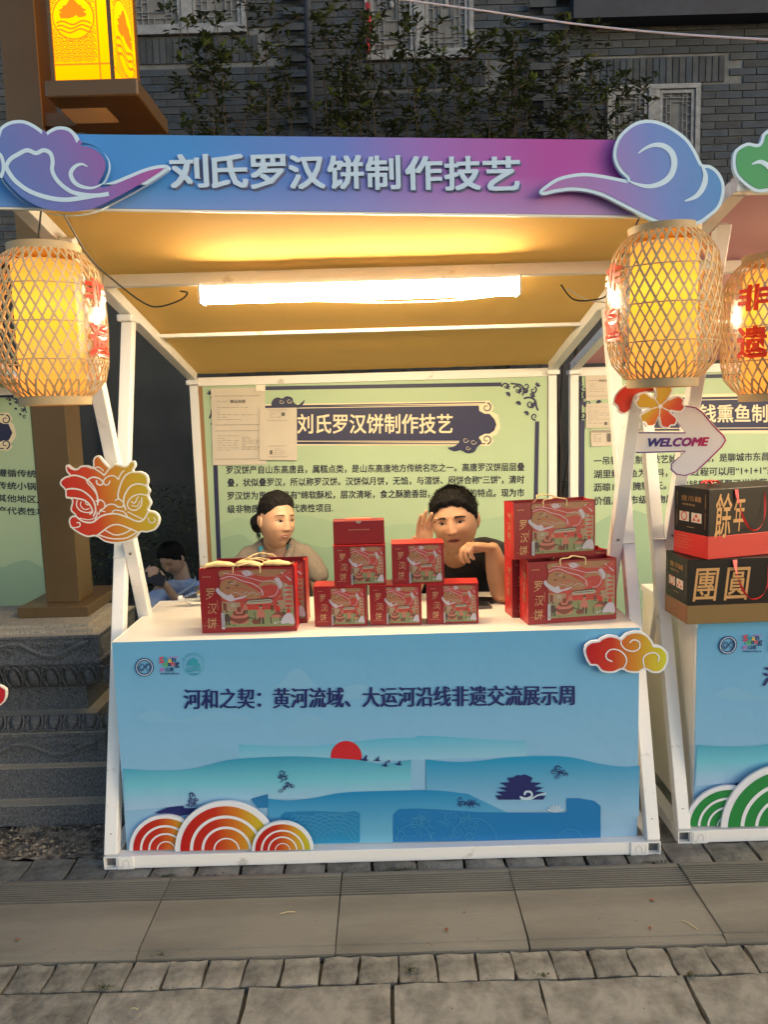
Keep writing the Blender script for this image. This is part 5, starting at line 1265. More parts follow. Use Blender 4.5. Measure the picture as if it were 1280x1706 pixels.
# plain carton with a coral handle on top of the stack
t = thing('handle_carton', 'plain dark red carton with a coral handle on top of the box stack', 'carton', (-.052, .180, ZC0+.3035), rad(1), local=True)
mb = MB(); mb.box(-.093, .093, 0, .066, 0, .085); mb.build('carton', M['gift_red'], t, bev=.001)
F = Flat(-.001); F.disc((0, .0846), .010, n=16, a0=180, a1=360); F.build('finger_notch', M['art_grey'], t)
F = Flat(-.0012)
for k in range(9): F.disc((-.034+.0085*k, .052), .0024, n=5)
F.build('gold_lettering', M['gold_ink'], t)
mb = MB(); mb.box(-.046, .046, .008, .03, .0852, .0925); mb.build('handle', mat('coral', (.85, .16, .09), .35), t, bev=.003, seg=2)

def bag(loc, rz, label, w_=.352, h_=.235, d=.095, sag=0, handles=True, side_txt=True):
    t = thing('carrier_bag', label, 'bag', loc, rz, 'red paper carrier bags with rope handles', local=True)
    g = .018
    # open bag: front, back, gusseted sides, bottom (double walled)
    v = []; f = []
    tp = h_
    def pt(x, y, z): v.append((x, y, z)); return len(v)-1
    ns = 5; ring = []
    for k in range(ns+1):
        z = h_*k/ns; gi = g*(k/ns)*(1-.3*(k/ns)); bow = .002*math.sin(math.pi*k/ns)
        ring.append([pt(-w_/2, 0-bow, z), pt(0, -bow-.001*k/ns, z), pt(w_/2, 0-bow, z), pt(w_/2-gi, d/2, z), pt(w_/2, d, z), pt(0, d+bow, z), pt(-w_/2, d, z), pt(-w_/2+gi, d/2, z)])
    for k in range(ns):
        for j in range(8): a, b = ring[k][j], ring[k][(j+1) % 8]; f.append((a, b, ring[k+1][(j+1) % 8], ring[k+1][j]))
    f.append(tuple(reversed(ring[0])))
    o = mk('paper_body', v, f, [M['gift_red'], M['gift_top']], t, mi=[0 if (i % 8) in (0, 1, 4, 5) else 1 for i in range(len(f)-1)]+[0]); m = o.modifiers.new('solid', 'SOLIDIFY'); m.thickness = .0012; m.offset = -1
    # bow of the front face is small: print sits just before it
    picture(t, -w_/2+w_*.222, w_/2-w_*.025, h_*.085, h_*.965, -.0042); gold(t, w_, h_, -.0042, -w_/2+w_*.108, hh=.105, top=.70)
    if side_txt:
        F = Flat(0); 
        for k, ch in enumerate('罗汉饼'): F.text(ch, d*.30, h_*(.66-.17*k), d*.70, h_*(.80-.17*k), shear=.12)
        vv = [(-w_/2+.0, p[0], p[2]) for p in F.mb.v]; vv = [(-w_/2-.003+g*(z/h_)*(1-.3*z/h_)*(1-abs(y-d/2)/(d/2)), y, z) for x, y, z in vv]
        mk('side_lettering', vv, [tuple(reversed(q)) for q in F.mb.f], M['gold_ink'], t)
    if handles:
        for y, sg in ((-.003, -1), (d+.003, 1)):
            mb = MB(); x = w_*.14
            q = cat_rom([Vector(p) for p in ((-x, y, h_-.018), (-x*.98, y*.6, h_+.006), (-x*.5, y-.012*sg*-1, h_+.012), (0, y+.006, h_+.015-abs(sag)), (x*.5, y+.003, h_+.011), (x*.98, y, h_+.005), (x, y, h_-.018))], False, 4)
            mb.tube(q, .0028, 6); mb.build('rope_handle', M['rope'], t, smooth=True)
    return t
l, rz, wd = tb(337, 495, 1055, 1050.5, ZC0)
bag(l, rz, 'front red carrier bag at the left, with wrapped rolls lying in its top', wd, .236)
bag((l[0]+.025, l[1]+.108, ZC0), rz-.02, 'red carrier bag standing right behind the front left bag', .35, .236)
l, rz, wd = tb(881, 1027, 1041, 1031, ZC0)
bag(l, rz, 'lower front red carrier bag at the right end of the counter', .335, .228)
bag((l[0]-.040, l[1]+.105, ZC0), rz, 'red carrier bag behind the lower front one at the right end', .335, .226)
bag((l[0]+.02, l[1]+.21, ZC0), rz-.03, 'rearmost red carrier bag of the right end, mostly hidden', .34, .222, handles=False)
bag((.662, .190, ZC0+.232), rad(11), 'red carrier bag standing on top of the other right bags', .315, .205, .10)
# wrapped rolls on the left bag
mat('roll', (.80, .60, .28), .5, var=.2, vscale=60, bump=.3, bscale=80)
for k, (dx, s, rr, lab) in enumerate(((-.105, 1.05, .12, 'left pale yellow wrapped roll in the top of the left bag'), (.0, 1.0, -.10, 'middle pale yellow wrapped roll in the top of the left bag'), (.10, 1.0, -.03, 'right pale yellow wrapped roll in the top of the left bag'))):
    b0 = tb(337, 495, 1055, 1050.5, ZC0)[0]
    t = thing('wrapped_roll', lab, 'snack', (b0[0]+dx, b0[1]+.035, ZC0+.236), rr, 'wrapped rolls in the left bag', local=True)
    mb = MB(); n = 10; q = []; rr_ = []
    for i in range(n+1): u = i/n; q.append((-.055*s+.11*s*u, .004*math.sin(u*5+k), .004+.006*math.sin(math.pi*u)-.006*(u < .1))); rr_.append(.004+.0098*math.sin(math.pi*u)**.6+.0012*math.sin(u*17+k*2))
    mb.tube(q, rr_, 10, flat=.8); mb.build('roll', M['roll'], t, smooth=True)
    mb = MB()
    for sg in (-1, 1):
        for a in range(5): mb.add([(sg*.05*s, 0, .003), (sg*.066*s, -.010+.004*a, .012-.003*(a % 2)), (sg*.066*s, -.006+.004*a, .010-.006*(a % 2))], [(0, 1, 2)])
    mb.build('wrapper_end', M['roll'], t)
# phones / dark cases on the counter
mat('phone_black', (.02, .02, .022), .25); mat('phone_grey', (.10, .085, .08), .35)
for px, py, rz, m, lab, z in ((801, 1011, .1, 'phone_grey', 'dark grey flat case on the counter right of the small boxes', 0), (806, 1001, -.25, 'phone_black', 'black phone lying on the counter in front of the man', 0)):
    p = P(px, py, Z=ZC0); t = thing('phone', lab, 'phone', (p.x-.03, p.y, ZC0), rz, local=True)
    mb = MB(); mb.box(-.07, .07, -.037, .037, 0, .010); mb.build('case', M[m], t, bev=.003, seg=2)
    mb = MB(); mb.box(-.064, .064, -.033, .033, .0102, .0108); mb.build('screen', M['phone_black'], t)
# water bottle lying behind the left bag
gl = mat('clear_plastic', (.9, .93, .95), .05, trans=1.0, bump=.3, bscale=60); mat('cap_white', (.75, .75, .72), .4)
p = P(330, 985, Z=.855); t = thing('water_bottle', 'clear plastic water bottle with white cap lying behind the left bag', 'bottle', (p.x+.05, p.y-.12, ZC0+.031), rad(190), local=True)
prof = [(-.10, .026), (-.098, .030), (-.05, .031), (-.045, .029), (-.04, .031), (.0, .031), (.005, .029), (.01, .031), (.045, .030), (.065, .02), (.078, .013), (.085, .0125)]
mb = MB(); mb.tube([(x, 0, 0) for x, r in prof], [r for x, r in prof], 18); mb.build('bottle_body', gl, t, smooth=True, split=60)
mb = MB(); mb.tube([(.084, 0, 0), (.102, 0, 0)], .0145, 16); mb.build('cap', M['cap_white'], t)

# cartons of the right stall
mat('carton_black', (.012, .010, .010), .4, spec=.3); mat('carton_red', (.55, .03, .025), .38); mat('carton_gold', (.235, .15, .06), .35, metal=.2); mat('carton_rust', (.20, .075, .03), .4)
mat('brush_gold', (.55, .30, .11), .5, metal=.1); mat('label_white', (.62, .56, .48), .5); mat('ribbon', (.75, .03, .03), .3)
def carton(loc, rz, label, w_, d, h_, band_, side_, chars, bandh, pos):
    t = thing('gift_carton', label, 'carton', loc, rz, 'large gift cartons of the right stall', local=True)
    mb = MB(); mb.box(0, w_, 0, d, h_*bandh, h_); mb.build('carton', M['carton_black'], t, bev=.0015)
    mb = MB(); mb.box(-.0004, w_+.0004, -.0004, d, 0, h_*bandh); mb.build('band', M[band_], t, bev=.0015)
    if side_ != band_:
        mb = MB(); mb.box(-.0014, -.0006, .002, d-.002, .002, h_*bandh-.002); mb.build('side_band', M[side_], t)
    F = Flat(-.0012)
    for ch, x0, z0, x1, z1 in chars: F.text(ch, x0*w_, z0*h_, x1*w_, z1*h_, bold=.012, shear=.14)
    F.build('brush_lettering', M['brush_gold'], t)
    # left side print: mapped y -> toward the viewer's left
    def side(F, name, m):
        vv = [(-.0016, d-p[0], p[2]) for p in F.mb.v]; mk(name, vv, F.mb.f, M[m], t)
    F = Flat(0); F.text('壹吊錢', d*.22, h_*.80, d*.80, h_*.88, bold=.02); F.text('健康食品', d*.25, h_*.735, d*.62, h_*.765); side(F, 'side_lettering', 'brush_gold')
    F = Flat(0); F.poly([(d*.18, h_*.50), (d*.46, h_*.50), (d*.46, h_*.64), (d*.18, h_*.64)]); F.poly([(d*.53, h_*.50), (d*.82, h_*.50), (d*.82, h_*.64), (d*.53, h_*.64)]); side(F, 'side_label', 'label_white')
    F = Flat(0); F.ring((d*.32, h_*.575), d*.08, d*.025, n=14)
    for a, b in ((.67, .60), (.61, .545), (.74, .545)): F.poly([(d*(a-.055), h_*(b-.022)), (d*(a+.055), h_*(b-.022)), (d*a, h_*(b+.03))])
    vv = [(-.0024, d-p[0], p[2]) for p in F.mb.v]; mk('side_logo', vv, F.mb.f, M['carton_red'], t)
    F = Flat(0)
    for k in range(5): F.band([(d*.08, h_*(bandh-.05-.045*k)), (d*(.45+.1*(k % 2)), h_*(bandh-.05-.045*k))], .0011)
    for xl in (.10, .92): F.band([(d*xl, h_*.72), (d*xl, h_*.92)], .0014); F.band([(d*xl, h_*.42), (d*xl, h_*.66)], .0012)
    F.band([(d*.4, h_*.42), (d*.62, h_*.42)], .0015)
    side(F, 'side_print_lines', 'brush_gold')
    for hx in pos:
        mb = MB(); q = cat_rom([Vector(p) for p in ((hx, -.003, h_*.98), (hx+.004, -.012, h_*.80), (hx+.02, -.022, h_*.55), (hx+.05, -.028, h_*.40), (hx+.09, -.024, h_*.44), (hx+.115, -.014, h_*.62), (hx+.12, -.004, h_*.92))], False, 5)
        vv = []; 
        for i, p in enumerate(q):
            a = i*.35; wv = Vector((math.cos(a)*.006+.003, .002, math.sin(a)*.006)); vv += [p-wv, p+wv]
        ff = [(2*i, 2*i+2, 2*i+3, 2*i+1) for i in range(len(q)-1)]
        mk('ribbon_handle', vv, ff, M['ribbon'], t, smooth=True, split=180)
    return t
carton((1.103, .065, ZC0), rad(2), 'lower black carton with gold band and boxed gold characters at the right edge', .42, .20, .232, 'carton_gold', 'carton_rust', [('團', .045, .36, .265, .86), ('圓', .31, .36, .53, .86)], .29, (.165,))
carton((1.165, .052, ZC0+.2335), rad(17), 'black carton with red lower band and tall brush characters, on the other carton', .38, .185, .245, 'carton_red', 'carton_red', [('餘', .07, .30, .255, .93), ('年', .275, .38, .40, .90)], .33, (.112,))
mb = MB(); r_ = random.Random(2)
base = P(1185, 806, Z=ZC0+.482)
for k in range(9): 
    a = k*.7; mb.tube(cat_rom([base+Vector((0, 0, 0)), base+Vector((.02*math.cos(a), .02*math.sin(a), .012)), base+Vector((.035*math.cos(a+.4), .03*math.sin(a+.4), .003))], False, 3), [.004]*7, 4, flat=.4)
props(mb.build('ribbon_bow', M['ribbon'], smooth=True), 'red ribbon bow lying on the upper carton', 'ribbon')
# red packets glimpsed behind the legs of the right stall
pk = P(1066, 985, Z=.86); t = thing('red_packet', 'small red packet on the right stall counter, seen between the crossed legs', 'packet', (1.20, .42, ZC0), .2, local=True)
mb = MB(); mb.box(-.05, .05, 0, .05, 0, .12); mb.build('packet', M['gift_top'], t, bev=.004)
mb = MB(); mb.box(-.04, .04, -.002, 0, .02, .06); mb.build('label', M['label_white'], t)
# ------------------------------------------------------------------ people
from mathutils.bvhtree import BVHTree
def skinmat(name, col):
    m = mat(name, col, .5, var=.16, vscale=26, cpos=(.3, .7), spec=.5, bump=.12, bscale=260); b = m.node_tree.nodes['Principled BSDF']
    b.inputs['Subsurface Weight'].default_value = .12; b.inputs['Roughness'].default_value = .42; b.inputs['Subsurface Radius'].default_value = (.6, .25, .12); b.inputs['Subsurface Scale'].default_value = .012; return m
skinmat('skin_man', (.54, .29, .16)); skinmat('skin_woman', (.60, .345, .21)); skinmat('skin_boy', (.58, .36, .24))
mat('lip', (.36, .065, .055), .4); mat('hair_black', (.007, .0055, .005), .62, spec=.25, bump=.8, bscale=220, stretch=(1, 1, .15)); mat('brow', (.03, .02, .018), .8); mat('eye_white', (.30, .24, .20), .3); mat('iris', (.010, .006, .005), .6, spec=.05); mat('lid', (.07, .03, .022), .6)
mat('mouth_dark', (.09, .02, .018), .6); mat('teeth', (.48, .42, .36), .4)
mat('shirt_black', (.012, .011, .012), .9, sheen=.1); mat('shirt_taupe', (.245, .205, .165), .92, var=.22, vscale=160, bump=.15, bscale=300, cpos=(.4, .6)); mat('shirt_blue', (.48, .60, .85), .85, var=.1); mat('lanyard', (.02, .32, .42), .45); mat('trouser', (.02, .02, .025), .9); mat('stool_red', (.5, .04, .03), .4)
def G(x, s): return math.exp(-(x/s)**2)
def head_pts(nu=96, nv=72, wd=1., jaw=1., nose=1., cheek=1.):
    """head about its centre: face towards -Y, chin at z=-.12, crown at +.118"""
    V = []
    for j in range(nv+1):
        ph = math.pi*j/nv; cz = -math.cos(ph); sr = math.sin(ph)
        for i in range(nu):
            th = 2*math.pi*i/nu; x = math.sin(th)*sr; y = -math.cos(th)*sr; z = cz
            # skull: superellipse roundness, flatter sides
            sx = math.copysign(abs(x)**.92, x); sy = math.copysign(abs(y)**.95, y)
            X = sx*.0765*wd; Y = sy*.096; Z = z*.118
            if Z < -.005:
                t = min(1, (-Z-.005)/.11); X *= 1-(.30/jaw)*t**1.9; Y = Y*(1-.10*t) if Y < 0 else Y*(1-.45*t**1.1)
            if Y < 0: Y *= .94 + .04*(1-abs(x))
            if Y > 0 and Z > 0: Y *= 1.04
            fr = max(0, -y)**.6 if y < 0 else 0
            d = 0
            d += .027*nose*G(X, .0085+.004*max(0, min(1, (.02-Z)/.05)))*(max(0, min(1, (.028-Z)/.05))**1.1)*(1 if Z > -.020 else G(Z+.020, .0085))
            d += .0085*nose*G(abs(X)-.0125, .0062)*G(Z+.0225, .0075)          # wings of the nose
            d -= .0115*G(abs(X)-.031, .016)*G(Z-.014, .0125)                  # eye sockets
            d += .0045*G(abs(X)-.031, .0125)*G(Z-.012, .0075)                 # lids
            d += .0045*G(abs(X)-.03, .022)*G(Z-.036, .009)                    # brow
            d += .0050*cheek*G(abs(X)-.043, .020)*G(Z+.022, .022)             # cheekbones
            d += .0055*G(X, .024)*G(Z+.052, .015) + .0035*G(X, .019)*G(Z+.0465, .0045) + .0042*G(X, .017)*G(Z+.0595, .0055) - .003*G(X, .022)*G(Z+.053, .0028)   # mouth
            d -= .0030*G(Z+.073, .007)*G(X, .02)
            d += .0105*G(X, .018)*G(Z+.098, .015)                             # chin
            Y -= d*fr
            V.append((X, Y, Z))
    F_ = []
    for j in range(nv):
        for i in range(nu): a = j*nu+i; b = j*nu+(i+1) % nu; F_.append((a, b, b+nu, a+nu))
    return V, F_
def limb(mb, pts, rs, n=14, flat=1):
    pts = [Vector(p) for p in pts]; q = []; rr = []
    k = 6
    for i in range(len(pts)-1):
        for j in range(k):
            t = j/k; q.append(pts[i].lerp(pts[i+1], t)); rr.append(rs[i]*(1-t)+rs[i+1]*t)
    q.append(pts[-1]); rr.append(rs[-1])
    for _ in range(2):
        q = [q[0]]+[(q[i-1]+q[i]*2+q[i+1])/4 for i in range(1, len(q)-1)]+[q[-1]]; rr = [rr[0]]+[(rr[i-1]+rr[i]*2+rr[i+1])/4 for i in range(1, len(rr)-1)]+[rr[-1]]
    d0 = (q[0]-q[1]).normalized(); d1 = (q[-1]-q[-2]).normalized()
    q = [q[0]+d0*rr[0]*.85, q[0]+d0*rr[0]*.5]+q+[q[-1]+d1*rr[-1]*.5, q[-1]+d1*rr[-1]*.85]; rr = [rr[0]*.35, rr[0]*.82]+rr+[rr[-1]*.82, rr[-1]*.35]
    mb.tube(q, rr, n, flat=flat)
def ball(mb, M4, rx, ry, rz_, n=14):
    v = []; 
    for j in range(n+1):
        ph = math.pi*j/n
        for i in range(n*2): th = math.pi*i/n; v.append(M4 @ Vector((rx*math.sin(ph)*math.cos(th), ry*math.sin(ph)*math.sin(th), -rz_*math.cos(ph))))
    m = n*2; mb.add(v, [(j*m+i, j*m+(i+1) % m, (j+1)*m+(i+1) % m, (j+1)*m+i) for j in range(n) for i in range(m)])
def hand(mb, wrist, fwd, palm_n, thumb_side, curl, spread=.10, s=1., thumb=(.7, .35)):
    """palm and five separate fingers; fwd = wrist->knuckles, palm_n = the way the palm faces, thumb_side +-1"""
    f = Vector(fwd).normalized(); n = Vector(palm_n); n = (n-f*n.dot(f)).normalized(); x = f.cross(n)*thumb_side
    w0 = Vector(wrist)
    for k, off in enumerate((-.030, -.011, .009, .028)):       # palm as four fused rays
        a = w0+x*off*.55*s; b = w0+f*.088*s*(1-.05*abs(k-2))+x*off*s; limb(mb, [a, (a+b)/2, b], [.0155*s, .0165*s, .0115*s], 10)
    for k, (off, L) in enumerate(((.030, .070), (.0105, .079), (-.0095, .073), (-.028, .057))):
        b = w0+f*(.086-.003*abs(k-1))*s+x*off*s; d = (f+x*(off/.03)*spread).normalized(); c = curl[k] if isinstance(curl, (list, tuple)) and isinstance(curl[0], (list, tuple)) else curl
        pts = [b-d*.02*s, b]; rs = [.0105*s, .0100*s]
        for seg, ang in zip((.44, .31, .25), c):
            d = (Matrix.Rotation(0, 3, 'X') @ d); ax = d.cross(n); 
            d = (Matrix.Rotation(ang, 3, ax.normalized()) @ d) if ax.length > 1e-4 else d
            n2 = n; pts.append(pts[-1]+d*L*seg*s); rs.append((.0092, .0083, .0066)[len(rs)-2]*s)
            n = (Matrix.Rotation(ang, 3, ax.normalized()) @ n) if ax.length > 1e-4 else n
        n = Vector(palm_n); n = (n-f*n.dot(f)).normalized()
        limb(mb, pts, rs, 9)
    b = w0+f*.022*s+x*.022*s+n*.006*s; d = (f*thumb[1]+x*thumb[0]+n*.35).normalized(); m1 = b+d*.038*s; d2 = (f*.75+x*.45+n*.25).normalized() if thumb[0] > .5 else (f+n*.3).normalized()
    limb(mb, [b, m1, m1+d2*.030*s, m1+d2*.052*s], [.0155*s, .0118*s, .0100*s, .0075*s], 10)
def remesh(mb, vox, it=3):
    me = bpy.data.meshes.new('tmp'); me.from_pydata(mb.v, [], mb.f); o = bpy.data.objects.new('tmp', me); COL.objects.link(o)
    bm = bmesh.new(); bm.from_mesh(me); bmesh.ops.recalc_face_normals(bm, faces=bm.faces); bm.to_mesh(me); bm.free()
    r = o.modifiers.new('r', 'REMESH'); r.mode = 'VOXEL'; r.voxel_size = vox
    if it: s = o.modifiers.new('s', 'SMOOTH'); s.iterations = it; s.factor = .5
    dg = bpy.context.evaluated_depsgraph_get(); dg.update(); ev = o.evaluated_get(dg); m2 = bpy.data.meshes.new_from_object(ev)
    v = [tuple(p.co) for p in m2.vertices]; f = [tuple(p.vertices) for p in m2.polygons]
    bpy.data.objects.remove(o); bpy.data.meshes.remove(me); bpy.data.meshes.remove(m2); return v, f
def person(label, base, hc, yaw, pitch, roll, hs, sk, hair, hp, body, shirt, shirt_mat, neck_hole, face, trousers=None, vox=.0028, extra=None, stool=True):
    t = thing('person', label, 'person', base)
    HM = Matrix.Translation(hc) @ Matrix.Rotation(yaw, 4, 'Z') @ Matrix.Rotation(pitch, 4, 'X') @ Matrix.Rotation(roll, 4, 'Y') @ Matrix.Diagonal((hs, hs, hs, 1))
    hv, hf = head_pts(**hp); mb = MB(); mb.add([HM @ Vector(p) for p in hv], hf)
    wd = hp.get('wd', 1)
    for s in (-1, 1):   # ears
        E_ = HM @ Matrix.Translation((s*.0775*wd, .012, -.004)) @ Matrix.Rotation(s*.35, 4, 'Z') @ Matrix.Rotation(.15, 4, 'X'); ball(mb, E_, .0065, .015, .027, 8)
        E2 = HM @ Matrix.Translation((s*.083*wd, .022, .004)) @ Matrix.Rotation(s*.5, 4, 'Z'); ball(mb, E2, .004, .010, .022, 8)
    nb = HM @ Vector((0, .022, -.06)); nr = body.get('nr', .052); limb(mb, [nb, HM @ Vector((0, .040, -.10)), Vector(body['neck'])], [nr*hs*wd, nr*hs*wd, (nr+.008)*hs*wd], 20)
    body['fn'](mb)
    v, f = remesh(mb, vox, 1)
    bo = mk('body', v, f, sk, t, smooth=True, split=180)
    bvh = BVHTree.FromPolygons([Vector(p) for p in v], f)
    HI = HM.inverted(); fd = (HM.to_3x3() @ Vector((0, 1, 0))).normalized()
    def surf(x, z, off=.0008):
        o = HM @ Vector((x, -.2, z)); h = bvh.ray_cast(o, fd, .4)
        return (h[0]-fd*off) if h[0] else HM @ Vector((x, -.09, z))
    def onface(name, polys, m, off=.0008, n=1):
        mb2 = MB()
        for pl_ in polys:
            q = [Vector(p) for p in pl_]; c = sum(q, Vector((0, 0)))/len(q)
            vv = [surf(p.x, p.y, off) for p in q]+[surf(c.x, c.y, off*1.4)]
            mb2.add(vv, [(i, (i+1) % len(q), len(q)) for i in range(len(q))])
        return mk(name, mb2.v, mb2.f, m, t, smooth=True)
    ew, eh = face.get('eye', (.0145, .0042)); ex, ez = face.get('eyepos', (.0315*wd, .012)); gz = face.get('gaze', 0)
    for s in (-1, 1):
        tilt = s*.0012
        al = [(s*ex-ew+ew*2*i/10, ez+eh*math.sin(math.pi*i/10)*(1.0)+tilt*((i/5)-1)*1) for i in range(11)]+[(s*ex+ew-ew*2*i/10, ez-eh*.62*math.sin(math.pi*i/10)+tilt*(1-i/5)) for i in range(1, 10)]
        e = onface('eye', [al], M['eye_white'], .0006)
        ir = [(s*ex+gz+.0058*math.cos(a), ez+.0004+min(eh*1.05, .0055)*math.sin(a)) for a in np.linspace(0, 6.28, 13)[:-1]]
        onface('iris', [ir], M['iris'], .0012)
        up = [(s*ex-ew*1.08+ew*2.16*i/10, ez+(eh+.0006)*math.sin(math.pi*i/10)+tilt*((i/5)-1)) for i in range(11)]; up2 = [(p[0], p[1]+.0028) for p in reversed(up)]
        onface('eyelid_line', [[up[i], up[i+1], up2[9-i], up2[10-i]] for i in range(10)], M['lid'], .0012)
        bz, bt, bl = face.get('brow', (.0335, .0046, .019)); q = []
        for i in range(9):
            u = i/8; xx = s*(ex-bl*.85+bl*1.85*u); zz_ = bz+.0045*math.sin(math.pi*(.15+.75*u))-.003*u+face.get('browtilt', 0)*s; q.append((xx, zz_, bt*(1.15-.75*u)))
        onface('eyebrow', [[(q[i][0], q[i][1]-q[i][2]/2), (q[i+1][0], q[i+1][1]-q[i+1][2]/2), (q[i+1][0], q[i+1][1]+q[i+1][2]/2), (q[i][0], q[i][1]+q[i][2]/2)] for i in range(8)], M['brow'], .0012)
    mw = face.get('mouth', .024); op = face.get('open', .002); mz = -.0535; dr = face.get('smile', .002)
    xs_ = [-mw+2*mw*i/12 for i in range(13)]; lift = lambda x: dr*(x/mw)**2; th_ = lambda x: max(.05, 1-(abs(x)/mw)**1.8)
    onface('lips', [[(xs_[i], mz+lift(xs_[i])+op*.5*th_(xs_[i])), (xs_[i+1], mz+lift(xs_[i+1])+op*.5*th_(xs_[i+1])), (xs_[i+1], mz+lift(xs_[i+1])+(.0062+op*.5)*th_(xs_[i+1])*(1-.2*G(xs_[i+1], .004))), (xs_[i], mz+lift(xs_[i])+(.0062+op*.5)*th_(xs_[i])*(1-.2*G(xs_[i], .004)))] for i in range(12)] +
           [[(xs_[i], mz+lift(xs_[i])-(.0082+op*.5)*th_(xs_[i])), (xs_[i+1], mz+lift(xs_[i+1])-(.0082+op*.5)*th_(xs_[i+1])), (xs_[i+1], mz+lift(xs_[i+1])-op*.5*th_(xs_[i+1])), (xs_[i], mz+lift(xs_[i])-op*.5*th_(xs_[i]))] for i in range(12)], M['lip'], .0010)
    onface('mouth_line', [[(xs_[i], mz+lift(xs_[i])-(op*.5+.0006)*th_(xs_[i])), (xs_[i+1], mz+lift(xs_[i+1])-(op*.5+.0006)*th_(xs_[i+1])), (xs_[i+1], mz+lift(xs_[i+1])+(op*.5+.0006)*th_(xs_[i+1])), (xs_[i], mz+lift(xs_[i])+(op*.5+.0006)*th_(xs_[i]))] for i in range(12)], M['teeth'] if face.get('teeth') else M['mouth_dark'], .0016)
    onface('nostril', [[(s*.0075-.0035, -.0295), (s*.0075, -.0315), (s*.0075+.0035, -.0295), (s*.0075, -.0275)] for s in (-1, 1)], M['mouth_dark'], .0008)
    # hair
    hair(t, HM, hv, hf, hp)
    # clothing
    mb = MB(); shirt(mb); v, f = remesh(mb, .0065, 4)
    v = [(x+.0045*noise.noise((x*11, y*9, z*26)), y+.007*noise.noise((x*13+5, y*9, z*24+x*20)), z+.002*noise.noise((x*30, y*20, z*9))) for x, y, z in v]
    if neck_hole:
        keep = [g for g in f if not neck_hole(sum((Vector(v[i]) for i in g), Vector())/len(g))]
    else: keep = f
    used = sorted({i for g in keep for i in g}); mp_ = {i: k for k, i in enumerate(used)}
    o = mk('shirt', [v[i] for i in used], [tuple(mp_[i] for i in g) for g in keep], shirt_mat, t, smooth=True, split=180)
    sm = o.modifiers.new('solid', 'SOLIDIFY'); sm.thickness = .003; sm.offset = -1
    if trousers:
        mb = MB(); trousers(mb); v, f = remesh(mb, .012, 3); mk('trousers', v, f, M['trouser'], t, smooth=True, split=180)
    if extra: extra(t, HM, surf, BVHTree.FromPolygons(o_v(o), [tuple(p.vertices) for p in o.data.polygons]))
    return t
def o_v(o): c = W[o]; return [Vector(p.co)+c for p in o.data.vertices]
def sm(a): a = max(0, min(1, a)); return a*a*(3-2*a)
def hair_shell(HM, hv, hf, line, thick, t, name='hair', ramp=.022):
    """hair grows out of the skin: thickness falls to nothing at the hairline"""
    v = []; f = []; idx = {}; H_ = {}
    for g in hf:
        hs_ = [H_.setdefault(i, line(Vector(hv[i]))) for i in g]
        if min(hs_) > -.002:
            q = []
            for i in g:
                if i not in idx:
                    p = Vector(hv[i]); n = Vector((p.x/.0765**2, p.y/.096**2, p.z/.118**2)).normalized(); h = H_[i]; idx[i] = len(v); v.append((p+n*(-.0012+thick(p)*sm(h/ramp)), h, n))
                q.append(idx[i])
            f.append(tuple(q))
    mk(name, [HM @ p[0] for p in v], f, M['hair_black'], t, smooth=True, split=180); return v
def lerp_pts(tab, x):
    if x <= tab[0][0]: return tab[0][1]
    for (a, b), (c, d) in zip(tab, tab[1:]):
        if x <= c: return b+(d-b)*(x-a)/(c-a)
    return tab[-1][1]
def short_hair(t, HM, hv, hf, hp):
    r = random.Random(21); wd = hp.get('wd', 1)
    def line(p):
        hl = lerp_pts([(-.10, .080), (-.075, .074), (-.054, .046), (-.030, .020), (-.014, -.006), (.004, -.012), (.012, .018), (.026, .010), (.036, -.050), (.1, -.062)], p.y)
        return p.z-hl-.004*math.sin(p.x*170)-.003*noise.noise(p*120)
    th = lambda p: (.007+.016*sm(p.z/.10)+.003*noise.noise(p*70)+.002*noise.noise(p*160))
    v = hair_shell(HM, hv, hf, line, th, t); mb = MB()
    for _ in range(4200):
        p, h, n = r.choice(v); p = p+Vector((r.uniform(-.003, .003), r.uniform(-.003, .003), r.uniform(-.003, .003)))
        d = (n*.55+Vector((r.gauss(.35, .35), r.gauss(-.45, .35), r.gauss(.05, .35)))).normalized(); L = r.uniform(.006, .013)*(1.3 if p.z > .05 else .5); w_ = d.cross(n+Vector((.1, .2, .3))).normalized()*.0010
        if h < .006: L *= .8
        mb.add([HM @ (p-w_-n*.003), HM @ (p+w_-n*.003), HM @ (p+d*L)], [(0, 1, 2)])
    mk('hair_tips', mb.v, mb.f, M['hair_black'], t)['kind'] = 'stuff'
